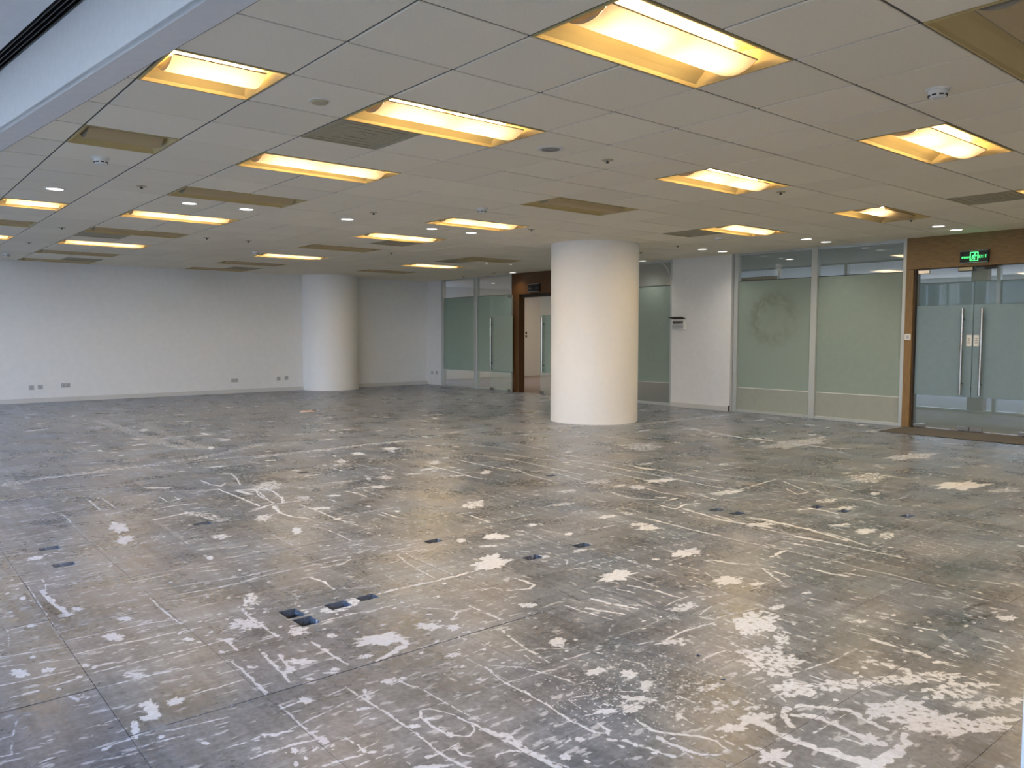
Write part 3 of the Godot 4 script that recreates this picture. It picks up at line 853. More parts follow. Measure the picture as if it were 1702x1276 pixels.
# ------------------------------------------------------------------ the corridor and rooms seen through the glass
func build_beyond() -> void:
	wall("floor_corridor", Vector3(XR + 0.06, -0.03, -18.75), Vector3(20.2, -0.001, 0.3), "carpet")
	wall("ceiling_corridor", Vector3(XR + 0.12, CEIL, -18.75), Vector3(20.2, CEIL + 0.06, 0.3), "gypsum")
	wall("wall_corridor_end", Vector3(XR, -0.36, 0.3), Vector3(20.3, 3.14, 0.45))
	wall("wall_lobby", Vector3(XR, -0.36, -18.9), Vector3(20.3, 3.14, -18.75))
	wall("wall_lobby_side", Vector3(17.6, -0.36, -18.75), Vector3(17.75, 3.14, -11.2))
	wall("wall_lobby_near", Vector3(14.45, -0.36, -11.2), Vector3(20.3, 3.14, -11.05))
	wall("wall_corridor_pier", Vector3(14.45, 0.0, -11.05), Vector3(14.6, CEIL, -10.2))
	wall("trim_5", Vector3(14.43, 2.24, -10.2), Vector3(14.47, 2.50, -8.95), "veneer across")
	partition("window_23", [[-10.2, 0.06], [-8.9, 0.06], [-7.5, 0.06], [-6.25, 0.06], [-4.9, 0.06], [-3.5, 0.06], [-2.1, 0.06], [-0.7, 0.06], [0.27, 0.06]], ["frost film", "frost film", "frost film", "door film", "door film", "door film", "door film", "door film"], 14.5, 0.45, 2.2)
	var pl := wall("wall_brick_pier", Vector3(14.56, 0.0, -5.35), Vector3(14.72, CEIL, -5.1), "brick red")
	pl.set_meta("label", "narrow reddish brown pier behind the corridor glass")
	# outer wall of the room beyond, with its windows
	var o := struct("wall_outer")
	put("sill_wall", MB.new().span(Vector3(20.2, -0.36, -11.05), Vector3(20.35, 0.7, 0.3)), mats["wall paint"], o)
	put("head_wall", MB.new().span(Vector3(20.2, 2.5, -11.05), Vector3(20.35, 3.2, 0.3)), mats["wall paint"], o)
	var z := -11.05
	var k := 30
	while z < 0.2:
		var wd := struct("window_%d" % k)
		put("mullion", MB.new().span(Vector3(20.2, 0.7, z), Vector3(20.32, 2.5, z + 0.08), 0.004), mats["aluminium"], wd)
		put("pane", MB.new().span(Vector3(20.25, 0.7, z + 0.08), Vector3(20.258, 2.5, minf(z + 1.62, 0.3))), mats["window glass"], wd)
		z += 1.62
		k += 1
	# corridor and lobby downlights
	var d := round_light(0.08, true)
	for q in [[13.0, -3.2], [13.0, -5.4], [13.0, -7.8], [13.0, -10.2], [13.0, -12.8], [15.4, -14.5], [15.4, -16.8], [13.2, -16.6]]:
		tag(copy(d, Vector3(q[0], CEIL, q[1])), "round downlight in the corridor ceiling behind the glass wall", "downlight", "corridor downlights")
	d.free()
	var tl := troffer(2, true)  # added troffers, put in to brighten the lobby wall beyond the far doorway
	for q in [Vector3(15.6, CEIL, -17.0), Vector3(13.4, CEIL, -14.6)]:
		tag(copy(tl, q), "added long light that brightens the lobby behind the far doorway", "ceiling light", "added lobby lights")
	tl.free()

# ------------------------------------------------------------------ things on the walls
func socket(at: Vector3, w: float, label: String, facing_x := false) -> void:
	var o := thing("wall_socket", label, "wall socket", at)
	if facing_x: o.rotation.y = -PI / 2
	put("plate", MB.new().span(Vector3(-w / 2, -0.043, 0.0), Vector3(w / 2, 0.043, 0.009), 0.003), mats["socket"], o)
	var n := 1 if w < 0.1 else 2
	for k in n:
		var x := (k - (n - 1) / 2.0) * 0.07
		var p := MB.new()
		p.span(Vector3(x - 0.014, 0.004, 0.009), Vector3(x - 0.009, 0.018, 0.0095))
		p.span(Vector3(x + 0.009, 0.004, 0.009), Vector3(x + 0.014, 0.018, 0.0095))
		p.span(Vector3(x - 0.012, -0.020, 0.009), Vector3(x + 0.012, -0.014, 0.0095))
		put("pin_holes", p, mats["socket pin"], o)

func strokes(parent: Node, called: String, lines: Array, at: Vector3, size: float, thick: float, mat: Material) -> void:
	# flat lettering facing -x: u runs along +z, v up, in units of the glyph box
	var b := MB.new()
	for l in lines:
		for k in range(0, l.size() - 2, 2):
			var p := Vector2(l[k], l[k + 1]) * size; var q := Vector2(l[k + 2], l[k + 3]) * size
			var d := (q - p).normalized() * thick / 2.0
			var s := Vector2(-d.y, d.x)
			p -= d; q += d
			var c := [p - s, q - s, q + s, p + s]
			b.quad(at + Vector3(0, c[0].y, c[0].x), at + Vector3(0, c[1].y, c[1].x), at + Vector3(0, c[2].y, c[2].x), at + Vector3(0, c[3].y, c[3].x))
	put(called, b, mat, parent)

const GLYPHS := {
	"an": [[0.5, 1.0, 0.5, 0.9], [0.08, 0.7, 0.08, 0.86, 0.92, 0.86, 0.92, 0.7], [0.05, 0.5, 0.95, 0.5], [0.45, 0.72, 0.25, 0.3, 0.85, 0.02], [0.68, 0.5, 0.5, 0.22, 0.1, 0.02]],
	"quan": [[0.5, 1.0, 0.05, 0.6], [0.5, 1.0, 0.95, 0.6], [0.25, 0.58, 0.75, 0.58], [0.28, 0.32, 0.72, 0.32], [0.5, 0.58, 0.5, 0.04], [0.1, 0.04, 0.9, 0.04]],
	"chu": [[0.5, 1.0, 0.5, 0.04], [0.18, 0.86, 0.18, 0.55, 0.82, 0.55, 0.82, 0.86], [0.08, 0.42, 0.08, 0.04, 0.92, 0.04, 0.92, 0.42]],
	"kou": [[0.15, 0.85, 0.85, 0.85, 0.85, 0.1, 0.15, 0.1, 0.15, 0.85]],
	"E": [[0.65, 1.0, 0.1, 1.0, 0.1, 0.0, 0.65, 0.0], [0.1, 0.5, 0.55, 0.5]],
	"X": [[0.08, 1.0, 0.68, 0.0], [0.68, 1.0, 0.08, 0.0]],
	"I": [[0.38, 1.0, 0.38, 0.0]],
	"T": [[0.05, 1.0, 0.7, 1.0], [0.38, 1.0, 0.38, 0.0]],
	"man": [[0.55, 0.80, 0.46, 0.55, 0.42, 0.40], [0.50, 0.72, 0.30, 0.62, 0.22, 0.46], [0.52, 0.72, 0.68, 0.60, 0.80, 0.66], [0.42, 0.40, 0.58, 0.26, 0.54, 0.06], [0.42, 0.40, 0.34, 0.22, 0.16, 0.16]],
}

func exit_sign(y0: float, y1: float, z0: float, z1: float, lit: bool, label: String) -> void:
	var o := thing("exit_sign", label, "exit sign", Vector3(XR - 0.045, (y0 + y1) / 2, (z0 + z1) / 2))
	var h := y1 - y0; var w := z1 - z0
	put("case", MB.new().box(Vector3(-0.02, 0, 0), Vector3(0.04, h, w), 0.005), mats["black plastic"], o)
	var rim := MB.new()
	rim.box(Vector3(-0.041, h / 2 - 0.006, 0), Vector3(0.003, 0.008, w - 0.012)); rim.box(Vector3(-0.041, -h / 2 + 0.006, 0), Vector3(0.003, 0.008, w - 0.012))
	put("face_rim", rim, mats["grey plastic"], o)
	var m: Material = mats["sign green" if lit else "sign off"]
	var x := -0.0415
	var s := 0.036
	var k := 0
	for g in ["an", "quan", "chu", "kou"]:
		strokes(o, "sign_lettering", GLYPHS[g], Vector3(x, -s / 2, -w / 2 + 0.024 + k * 0.026), s * 0.66, 0.0042, m)
		k += 1
	# the door shape with the running figure in it
	if lit:
		var f := MB.new()
		var hh := 0.054; var ww := 0.05
		f.box(Vector3(x, hh, 0.002), Vector3(0.001, 0.012, ww * 2)); f.box(Vector3(x, -hh, 0.002), Vector3(0.001, 0.010, ww * 2))
		f.box(Vector3(x, 0, -ww + 0.005), Vector3(0.001, hh * 2, 0.012)); f.box(Vector3(x, 0, ww - 0.002), Vector3(0.001, hh * 2, 0.012))
		put("sign_door", f, m, o)
		strokes(o, "sign_figure", GLYPHS["man"], Vector3(x, -0.048, -0.045), 0.092, 0.013, m)
		put("sign_figure_head", MB.new().box(Vector3(x, 0.034, 0.012), Vector3(0.001, 0.016, 0.016)), m, o)
		var l := OmniLight3D.new()
		l.name = "light"; l.light_color = Color(0.35, 1.0, 0.55); l.light_energy = 0.006; l.light_size = 0.05
		l.omni_range = 12.0; l.omni_attenuation = 2.0; l.shadow_enabled = true
		l.position = Vector3(-0.06, 0, 0)
		o.add_child(l)
	k = 0
	for g in ["E", "X", "I", "T"]:
		strokes(o, "sign_lettering", GLYPHS[g], Vector3(x, -s / 2, w / 2 - 0.118 + k * 0.025), s * 0.86, 0.0055, m)
		k += 1

func build_wall_fittings() -> void:
	for q in [[52, 644, 0.086, "single wall socket, first of a close pair low on the back wall"], [67, 643, 0.086, "single wall socket, second of a close pair low on the back wall"], [109, 640, 0.16, "wide double wall socket beside a pair of single sockets"], [390, 632, 0.16, "wide double wall socket alone low on the back wall"], [463, 629, 0.086, "single wall socket on the back wall beside another, farther from the half round column"], [476, 628, 0.086, "single wall socket on the back wall nearest the half round column"]]:
		var grp: String = q[3]
		socket(on_z(q[0], q[1], ZB), q[2], q[3])
	socket(on_x(718.5, 619, XR), 0.086, "white wall socket on the short wall, farther from the far glass partition", true)
	socket(on_x(726, 619, XR), 0.086, "white wall socket on the short wall, nearest the far glass partition", true)
	# switch on the wooden jamb
	var s := thing("wall_switch", "white light switch on the wooden door jamb", "switch", Vector3(XR - 0.045, 1.28, -5.018))
	put("plate", MB.new().span(Vector3(-0.009, -0.043, -0.043), Vector3(0, 0.043, 0.043), 0.003), mats["white plastic"], s)
	put("rocker", MB.new().span(Vector3(-0.012, -0.025, -0.02), Vector3(-0.009, 0.025, 0.02), 0.001), mats["socket"], s)
	# distribution box with its lid up
	var b := thing("breaker_box", "small white breaker box with its black lid flipped up on the white pier", "breaker box", Vector3(XR - 0.05, 1.405, -9.02))
	put("case", MB.new().span(Vector3(-0.07, 0.0, -0.135), Vector3(0, 0.175, 0.135), 0.005), mats["white metal"], b)
	put("cover_plate", MB.new().span(Vector3(-0.074, 0.01, -0.125), Vector3(-0.07, 0.085, 0.125), 0.002), mats["socket"], b)
	for k in 6:
		var br := put("breaker", MB.new().span(Vector3(-0.080, 0.095, -0.115 + k * 0.039), Vector3(-0.068, 0.150, -0.080 + k * 0.039), 0.002), mats["grey plastic"], b)
		put("toggle", MB.new().span(Vector3(-0.088, 0.115, -0.108 + k * 0.039), Vector3(-0.08, 0.130, -0.088 + k * 0.039), 0.001), mats["black plastic"], br)
	var lid := put("lid", MB.new().box(Vector3(-0.065, 0.0, -0.012), Vector3(0.13, 0.008, 0.30), 0.002), mats["black plastic"], b)
	lid.position = Vector3(-0.02, 0.183, 0); lid.rotation.z = -0.24
	# exit signs
	exit_sign(2.262, 2.428, -4.355, -4.005, true, "lit green emergency exit sign on the light wood header")
	exit_sign(2.225, 2.40, -13.17, -12.80, false, "dark unlit exit sign on the far dark wood header")
	# switch plates seen on the lobby wall
	var ls := thing("wall_switch", "small dark switch pair on the white lobby wall through the far doorway", "switch", on_z(874.5, 556, -18.75))
	put("plate", MB.new().span(Vector3(-0.04, -0.09, 0.0), Vector3(0.04, -0.01, 0.008), 0.002), mats["grey plastic"], ls)
	put("plate", MB.new().span(Vector3(-0.03, 0.02, 0.0), Vector3(0.03, 0.09, 0.008), 0.002), mats["black plastic"], ls)
	# loose cable hanging from the ceiling beside the pier
	var c := MB.new()
	var pts := [Vector3(XR - 0.05, CEIL - 0.02, -9.60), Vector3(XR - 0.06, CEIL - 0.04, -9.48), Vector3(XR - 0.06, CEIL - 0.10, -9.38), Vector3(XR - 0.055, CEIL - 0.19, -9.31), Vector3(XR - 0.05, CEIL - 0.30, -9.27)]
	for k in pts.size() - 1: c.tube(pts[k], pts[k + 1], 0.007, 8)
	tag(put("cable", c, mats["cable"]), "short pale cable drooping from the ceiling beside the white pier", "cable")
	# a scrap of board left on the floor
	var at := on_floor(512, 684)
	var sc := thing("board_scrap", "pale pinkish scrap of board lying on the far floor", "scrap", Vector3(at.x, 0, at.y))
	put("sheet", MB.new().box(Vector3(0, 0.008, 0), Vector3(0.24, 0.016, 0.16), 0.003), mats["debris"], sc)
	put("torn_end", MB.new().box(Vector3(0.10, 0.018, -0.06), Vector3(0.07, 0.01, 0.05), 0.002), mats["dark steel"], sc)
	sc.rotation.y = -0.5

# ------------------------------------------------------------------ buildings across the street, mirrored in the glass doors
func build_city() -> void:
	var g := wall("ground_street", Vector3(-160, -30.2, -140), Vector3(-3.6, -30, 90), "city ground")
	g.set_meta("label", "street far below the windows")
	for q in [[Vector3(-46, -30, -34), 16.0, 22.0, 44.0, "pale office block across the street"], [Vector3(-52, -30, -6), 14.0, 20.0, 38.0, "lower pale block across the street beside the first"], [Vector3(-58, -30, -64), 16.0, 20.0, 52.0, "tall pale tower across the street"]]:
		var o := thing("office_building", q[4], "building", q[0])
		put("walls", MB.new().span(Vector3(-q[1], 0, -q[2] / 2), Vector3(0, q[3], q[2] / 2)), mats["city wall"], o)
		var fm: ArrayMesh = MB.new().span(Vector3(0, 0, -1.1), Vector3(0.12, 1.9, 1.1)).build()
		var pm: ArrayMesh = MB.new().span(Vector3(0.10, 0.1, -1.0), Vector3(0.14, 1.8, -0.05)).span(Vector3(0.10, 0.1, 0.05), Vector3(0.14, 1.8, 1.0)).build()
		for i in 6:
			for j in 5:
				var f := put("window", fm, mats["city frame"], o)
				f.position = Vector3(0, 24.0 + j * 3.2, -q[2] / 2 + 2.2 + i * (q[2] - 4.4) / 5.0)
				put("pane", pm, mats["city glass"], f)

# ------------------------------------------------------------------ the bare raised floor
class Zone:
	var x0: float; var z0: float; var w: float; var h: float
	var nx: int; var nz: int
	var k: float
	var paint := PackedByteArray()
	var scuff := PackedByteArray()

	func _init(a: float, b: float, c: float, d: float, mm: float) -> void:
		x0 = a; z0 = b; w = c - a; h = d - b
		nx = int(w / mm * 1000.0); nz = int(h / mm * 1000.0)
		k = nx / w
		paint.resize(nx * nz)
		scuff.resize(nx * nz)

	func hits(x: float, z: float, r: float) -> bool:
		return x + r > x0 and x - r < x0 + w and z + r > z0 and z - r < z0 + h

	func disc(x: float, z: float, r: float, val: int, dark := false) -> void:
		var cx := (x - x0) * k; var cz := (z - z0) * k; var rr := maxf(r * k, 0.6)
		var i0 := maxi(0, int(cx - rr)); var i1 := mini(nx - 1, int(cx + rr + 1))
		var j0 := maxi(0, int(cz - rr)); var j1 := mini(nz - 1, int(cz + rr + 1))
		for j in range(j0, j1 + 1):
			var dz := j - cz
			for i in range(i0, i1 + 1):
				var dx := i - cx
				var e := rr + 0.5 - sqrt(dx * dx + dz * dz)
				if e > 0.0:
					var q := j * nx + i
					var t := int(val * minf(1.0, e))
					if dark:
						if t > scuff[q]: scuff[q] = t
					elif t > paint[q]: paint[q] = t

	func poly(p: PackedVector2Array, val: int) -> void:
		var lo := 1e9; var hi := -1e9
		for a in p:
			lo = minf(lo, a.y); hi = maxf(hi, a.y)
		var j0 := maxi(0, int((lo - z0) * k)); var j1 := mini(nz - 1, int((hi - z0) * k) + 1)
		for j in range(j0, j1 + 1):
			var z := z0 + (j + 0.5) / k
			var xs := []
			for i in p.size():
				var a := p[i]; var b := p[(i + 1) % p.size()]
				if (a.y > z) != (b.y > z): xs.append(a.x + (z - a.y) / (b.y - a.y) * (b.x - a.x))
			xs.sort()
			for i in range(0, xs.size() - 1, 2):
				var wide: float = (xs[i + 1] - xs[i]) * 0.07
				var a0: float = xs[i] + wide * (0.6 * sin(z * 210.0 + xs[i] * 3.0) + 0.4 * sin(z * 677.0))
				var a1: float = xs[i + 1] + wide * (0.6 * sin(z * 187.0 + xs[i] * 5.0) + 0.4 * sin(z * 593.0))
				for c in range(maxi(0, int((a0 - x0) * k)), mini(nx - 1, int((a1 - x0) * k)) + 1):
					var q := j * nx + c
					if val > paint[q]: paint[q] = val

var zones := []

func stroke(pts: PackedVector2Array, width: float, val: float, ragged := 0.5, gaps := 0.0, dark := false) -> void:
	var ph := rng.randf() * 100.0
	for k in pts.size() - 1:
		var a := pts[k]; var b := pts[k + 1]
		var l := a.distance_to(b)
		var mid := (a + b) / 2.0
		for zn in zones:
			if not zn.hits(mid.x, mid.y, l / 2.0 + width): continue
			var step := maxf(0.7 / zn.k, width * 0.22)
			var n := maxi(1, int(l / step))
			for i in n + 1:
				var t := float(i) / n
				var s := ph + t * l * 38.0 + k * 7.3
				var wob := sin(s) * 0.5 + sin(s * 2.37 + 1.1) * 0.3 + sin(s * 5.1) * 0.2
				if gaps > 0.0 and sin(s * 0.31) * 0.6 + wob * 0.5 < gaps * 2.0 - 1.0: continue
				var p := a.lerp(b, t)
				var dn := (b - a).orthogonal().normalized() * wob * width * 0.35
				zn.disc(p.x + dn.x, p.y + dn.y, width * 0.5 * (1.0 + ragged * wob), int(val * 255), dark)

func blob(pts: PackedVector2Array, val: float) -> void:
	var c := Vector2.ZERO
	var r := 0.0
	for p in pts: c += p
	c /= pts.size()
	for p in pts: r = maxf(r, p.distance_to(c))
	for zn in zones:
		if zn.hits(c.x, c.y, r): zn.poly(pts, int(val * 255))

func ragged_ring(c: Vector2, rx: float, ry: float, turn: float, n := 22, rough := 0.28) -> PackedVector2Array:
	var out := PackedVector2Array()
	var p1 := rng.randf() * TAU; var p2 := rng.randf() * TAU; var p3 := rng.randf() * TAU
	for k in n:
		var t := TAU * k / n
		var m := 1.0 + rough * (0.5 * sin(2 * t + p1) + 0.4 * sin(5 * t + p2) + 0.35 * sin(9 * t + p3) + 0.3 * sin(14 * t + p1 * 3.0))
		out.append(c + Vector2(cos(t) * rx * m, sin(t) * ry * m).rotated(turn))
	return out

# glue marks read off the photograph: [left, top, scale] of a part of the picture, then strokes [width mm, strength, x, y, x, y ...] and blobs [x, y, rx, ry, strength]
const MARKS := [
	[[0, 860, 3.958], [
		[7, .5, 0, 155, 200, 125, 480, 60, 720, 20], [10, .5, 250, 175, 480, 135], [8, .6, 430, 265, 590, 235], [8, .5, 0, 385, 130, 378, 370, 342], [6, .4, 550, 420, 830, 365], [10, .6, 560, 378, 720, 340],
		[8, .5, 900, 390, 1100, 350, 1400, 318], [9, .65, 1000, 475, 1300, 430, 1702, 370], [9, .65, 1140, 510, 1400, 465, 1702, 400], [8, .5, 900, 590, 1130, 545, 1420, 500], [9, .6, 0, 752, 220, 700, 300, 685],
		[8, .5, 0, 780, 160, 740], [10, .6, 430, 810, 700, 750, 1000, 690, 1180, 665], [9, .55, 820, 822, 1100, 765, 1320, 722], [5, .42, 430, 0, 500, 65, 570, 130, 640, 185, 720, 250, 760, 275], [5, .4, 0, 215, 60, 300, 120, 385],
		[5, .4, 1010, 15, 1110, 75, 1210, 135], [7, .45, 185, 455, 260, 580, 340, 700, 420, 825], [9, .6, 985, 530, 1080, 620, 1190, 700], [6, .45, 1000, 170, 1060, 100], [5, .4, 890, 190, 950, 160, 1010, 180], [6, .5, 1040, 190, 1300, 140, 1530, 140], [8, .6, 1100, 175, 1350, 140], [22, .6, 270, 480, 330, 550, 440, 630],
	], [[780, 65, 60, 30, .6], [820, 145, 60, 22, .6], [235, 265, 40, 14, .6], [750, 785, 60, 25, .75], [1380, 265, 25, 10, .8], [205, 710, 22, 12, .8], [510, 600, 35, 10, .8], [1620, 700, 90, 40, .55], [820, 665, 45, 14, .65], [1450, 125, 60, 14, .5], [1240, 800, 30, 12, .7], [150, 530, 22, 9, .7], [430, 640, 40, 14, .6]]],
	[[0, 1060, 3.958], [
		[10, .5, 0, 125, 200, 95, 400, 65], [8, .5, 0, 190, 280, 160, 480, 135], [10, .55, 480, 110, 720, 50, 970, 5], [9, .55, 600, 230, 850, 170, 1080, 110, 1380, 40, 1470, 12], [22, .65, 1450, 15, 1520, 10], [18, .6, 1490, 20, 1530, 50, 1560, 80],
		[8, .5, 630, 330, 830, 285, 1000, 240, 1250, 195, 1530, 150], [9, .5, 1260, 370, 1450, 320, 1620, 265], [9, .5, 300, 325, 530, 262], [14, .5, 70, 390, 240, 350], [7, .4, 480, 445, 600, 430], [10, .5, 1520, 155, 1600, 215, 1660, 280, 1702, 320],
		[8, .5, 0, 780, 120, 755], [8, .45, 200, 840, 350, 785], [7, .5, 940, 645, 1200, 585, 1500, 520], [8, .45, 800, 760, 1000, 690, 1300, 620], [7, .45, 600, 810, 800, 780, 1100, 700], [6, .4, 70, 770, 80, 650, 100, 560, 135, 525],
		[8, .5, 570, 590, 650, 570, 770, 530], [8, .45, 1420, 740, 1560, 700, 1702, 670], [10, .45, 680, 735, 770, 690, 900, 650],
	], [[130, 232, 60, 24, .7], [315, 210, 35, 16, .6], [890, 245, 80, 18, .5], [950, 435, 30, 16, .7], [1000, 470, 40, 55, .7], [1155, 415, 52, 22, .75], [890, 600, 28, 45, .75], [690, 730, 22, 8, .8], [990, 520, 60, 20, .65], [1660, 190, 30, 10, .6], [520, 255, 18, 8, .8], [560, 180, 35, 8, .7], [1060, 650, 18, 10, .7], [215, 125, 18, 7, .8], [385, 335, 14, 6, .8], [500, 390, 70, 22, .38]]],
	[[400, 860, 3.958], [
		[8, .7, 410, 300, 700, 240, 920, 195, 1160, 150], [9, .65, 0, 388, 250, 335], [11, .6, 0, 420, 200, 370, 430, 320, 640, 280, 720, 275, 670, 300, 520, 330], [8, .5, 1000, 195, 1250, 150], [9, .6, 1130, 222, 1060, 222, 1030, 245, 1080, 290, 1190, 355, 1280, 400],
		[6, .5, 1110, 250, 1250, 310, 1400, 380], [20, .5, 900, 500, 1100, 455, 1350, 400, 1450, 375, 1600, 330], [8, .55, 640, 470, 860, 455], [13, .6, 455, 395, 540, 420, 610, 470], [8, .55, 700, 160, 790, 185, 920, 190],
		[9, .55, 460, 55, 560, 75, 640, 110, 720, 150], [9, .5, 650, 15, 750, 45, 870, 80], [6, .5, 0, 265, 250, 232], [10, .45, 200, 110, 340, 180], [5, .45, 310, 490, 380, 520, 350, 575], [12, .5, 400, 610, 540, 580], [8, .45, 40, 520, 120, 580, 180, 620],
		[6, .45, 680, 340, 780, 380, 850, 420, 960, 470], [6, .45, 950, 380, 1060, 440], [14, .5, 0, 600, 60, 660, 150, 720, 250, 790], [9, .5, 500, 690, 700, 640, 900, 600, 1060, 560], [10, .45, 1150, 590, 1330, 600, 1420, 620, 1390, 680], [10, .5, 1500, 580, 1702, 670], [6, .5, 1490, 410, 1620, 440],
	], [[370, 85, 35, 18, .7], [1640, 290, 80, 40, .65], [1650, 120, 45, 15, .7], [380, 745, 70, 22, .6], [920, 800, 180, 30, .65], [1240, 715, 80, 22, .6], [1400, 722, 45, 16, .65], [60, 540, 45, 35, .5], [600, 775, 28, 14, .65], [610, 605, 120, 14, .5], [740, 555, 60, 22, .5], [1450, 150, 35, 10, .7]]],
	[[400, 1060, 3.958], [
		[14, .55, 460, 25, 540, 75, 620, 125, 700, 170], [13, .55, 120, 75, 180, 145, 260, 220, 320, 290], [13, .55, 0, 200, 70, 270, 170, 375], [16, .6, 250, 110, 300, 170, 330, 215], [13, .6, 330, 130, 400, 160, 480, 150], [24, .65, 770, 50, 900, 20, 1050, 10, 1085, 40, 1000, 90, 900, 150],
		[8, .5, 560, 385, 690, 325], [13, .5, 260, 465, 350, 430, 450, 400], [8, .5, 250, 440, 340, 520, 420, 600, 500, 660, 560, 690], [16, .6, 810, 340, 840, 400], [10, .55, 690, 320, 760, 370, 850, 430, 950, 490, 1050, 560, 1150, 625, 1230, 690, 1310, 760, 1430, 830, 1500, 860],
		[10, .6, 1500, 555, 1380, 500, 1240, 465, 1180, 475, 1180, 520, 1250, 580, 1370, 640, 1500, 645, 1530, 610, 1520, 560], [9, .55, 1500, 555, 1600, 600, 1702, 640], [9, .5, 1050, 290, 1150, 330], [7, .5, 1150, 315, 1300, 400, 1420, 470, 1570, 550], [7, .45, 1420, 470, 1500, 500, 1590, 545],
		[11, .5, 60, 790, 200, 745, 350, 700, 500, 665], [10, .5, 0, 690, 150, 640, 350, 610], [15, .5, 540, 840, 700, 790, 820, 755, 870, 750], [10, .5, 680, 650, 740, 690], [14, .55, 770, 700, 815, 750], [6, .6, 1300, 585, 1395, 590], [14, .55, 1230, 785, 1320, 750], [9, .5, 1320, 745, 1430, 690], [9, .55, 1400, 720, 1450, 770, 1530, 775],
	], [[400, 155, 80, 18, .7], [325, 210, 35, 20, .6], [820, 120, 40, 14, .65], [430, 408, 45, 18, .65], [545, 675, 30, 25, .75], [975, 280, 45, 16, .55], [1400, 110, 45, 14, .6], [1075, 270, 50, 14, .45], [355, 740, 18, 20, .7], [805, 465, 40, 10, .75], [1260, 845, 100, 14, .65], [1140, 580, 35, 15, .65], [1380, 635, 22, 16, .65], [620, 205, 35, 8, .8], [590, 228, 40, 7, .8], [430, 790, 10, 8, .9], [180, 640, 55, 14, .55], [490, 580, 14, 6, .95], [870, 530, 20, 6, .9], [1240, 528, 30, 6, .9], [455, 268, 26, 7, .9]]],
	[[800, 860, 3.782], [
		[9, .65, 1030, 0, 1200, 45, 1400, 95, 1600, 140, 1702, 165], [14, .6, 1450, 0, 1702, 45], [10, .5, 30, 600, 150, 645], [14, .65, 210, 380, 330, 420, 300, 445, 160, 460], [8, .5, 0, 460, 60, 440, 120, 450], [9, .5, 520, 550, 640, 590, 820, 640], [6, .5, 800, 715, 830, 670],
		[12, .6, 1150, 775, 1250, 720, 1380, 680, 1460, 660], [9, .5, 1370, 610, 1440, 555], [9, .5, 1350, 500, 1550, 480], [9, .5, 1300, 310, 1400, 345, 1460, 380], [16, .5, 920, 425, 1100, 460, 1200, 490], [20, .55, 680, 505, 800, 540, 980, 570], [20, .55, 660, 570, 800, 590, 900, 605], [12, .45, 850, 450, 960, 470],
		[9, .6, 490, 255, 540, 265, 530, 290], [7, .6, 540, 330, 640, 312], [7, .6, 660, 305, 720, 295], [7, .6, 750, 285, 820, 270], [9, .5, 0, 15, 100, 40], [8, .55, 170, 70, 300, 95], [8, .55, 320, 105, 400, 140, 490, 170], [15, .6, 1440, 265, 1560, 285, 1680, 295], [8, .45, 1080, 590, 1110, 640], [14, .45, 130, 710, 200, 770, 260, 800], [8, .5, 660, 445, 750, 430],
	], [[95, 120, 60, 18, .75], [850, 365, 110, 28, .72], [1290, 220, 75, 25, .7], [775, 740, 36, 22, 1], [295, 550, 45, 16, .65], [60, 290, 100, 35, .6], [550, 102, 22, 7, .8], [320, 45, 25, 7, .8], [1050, 62, 50, 14, .65], [990, 42, 45, 10, .65], [1550, 395, 100, 22, .62], [480, 775, 40, 22, .6], [1270, 560, 90, 22, .48], [1660, 690, 60, 45, .6], [620, 205, 40, 8, .6], [1095, 262, 20, 6, .8], [390, 245, 40, 8, .6]]],
	[[800, 1060, 3.782], [
		[10, .5, 60, 170, 250, 185, 450, 235, 600, 290], [10, .6, 20, 180, 150, 285, 280, 345, 420, 425, 540, 510, 700, 590, 790, 600, 800, 580, 720, 530], [10, .5, 220, 80, 380, 65, 540, 65], [7, .5, 540, 380, 690, 355], [7, .5, 540, 385, 670, 475], [12, .5, 180, 0, 300, 80, 420, 150], [9, .5, 270, 110, 330, 150, 400, 155],
		[26, .5, 0, 570, 150, 630, 300, 720, 480, 810], [10, .5, 300, 720, 540, 812], [12, .6, 970, 510, 1060, 580, 1200, 605, 1350, 615, 1470, 645, 1540, 700, 1500, 735, 1370, 730, 1250, 690, 1100, 630], [10, .55, 1100, 630, 1230, 680, 1320, 750], [16, .5, 800, 640, 900, 645, 1050, 690, 1200, 745], [8, .55, 630, 490, 740, 470, 840, 450],
		[7, .45, 680, 600, 610, 630], [8, .45, 420, 720, 560, 640], [10, .5, 80, 760, 100, 730, 180, 710, 270, 715], [9, .5, 1350, 155, 1450, 105, 1570, 65], [9, .55, 1120, 105, 1200, 130], [9, .5, 980, 40, 1080, 20], [8, .55, 900, 140, 1000, 160, 1050, 205], [8, .55, 620, 65, 760, 100], [8, .5, 860, 335, 1000, 340], [9, .6, 1230, 360, 1330, 405],
	], [[720, 210, 55, 22, .7], [1040, 300, 55, 28, .5], [780, 460, 55, 18, .65], [930, 225, 45, 25, .62], [1580, 565, 75, 28, .7], [530, 745, 35, 18, .6], [1200, 20, 80, 18, .5], [480, 30, 45, 25, .6], [1240, 485, 25, 25, .5], [950, 440, 60, 30, .55], [1690, 505, 50, 30, .5], [1500, 430, 110, 35, .4], [1440, 310, 70, 18, .45], [155, 625, 50, 25, .5], [620, 635, 30, 14, .6]]],
	[[1240, 860, 3.684], [
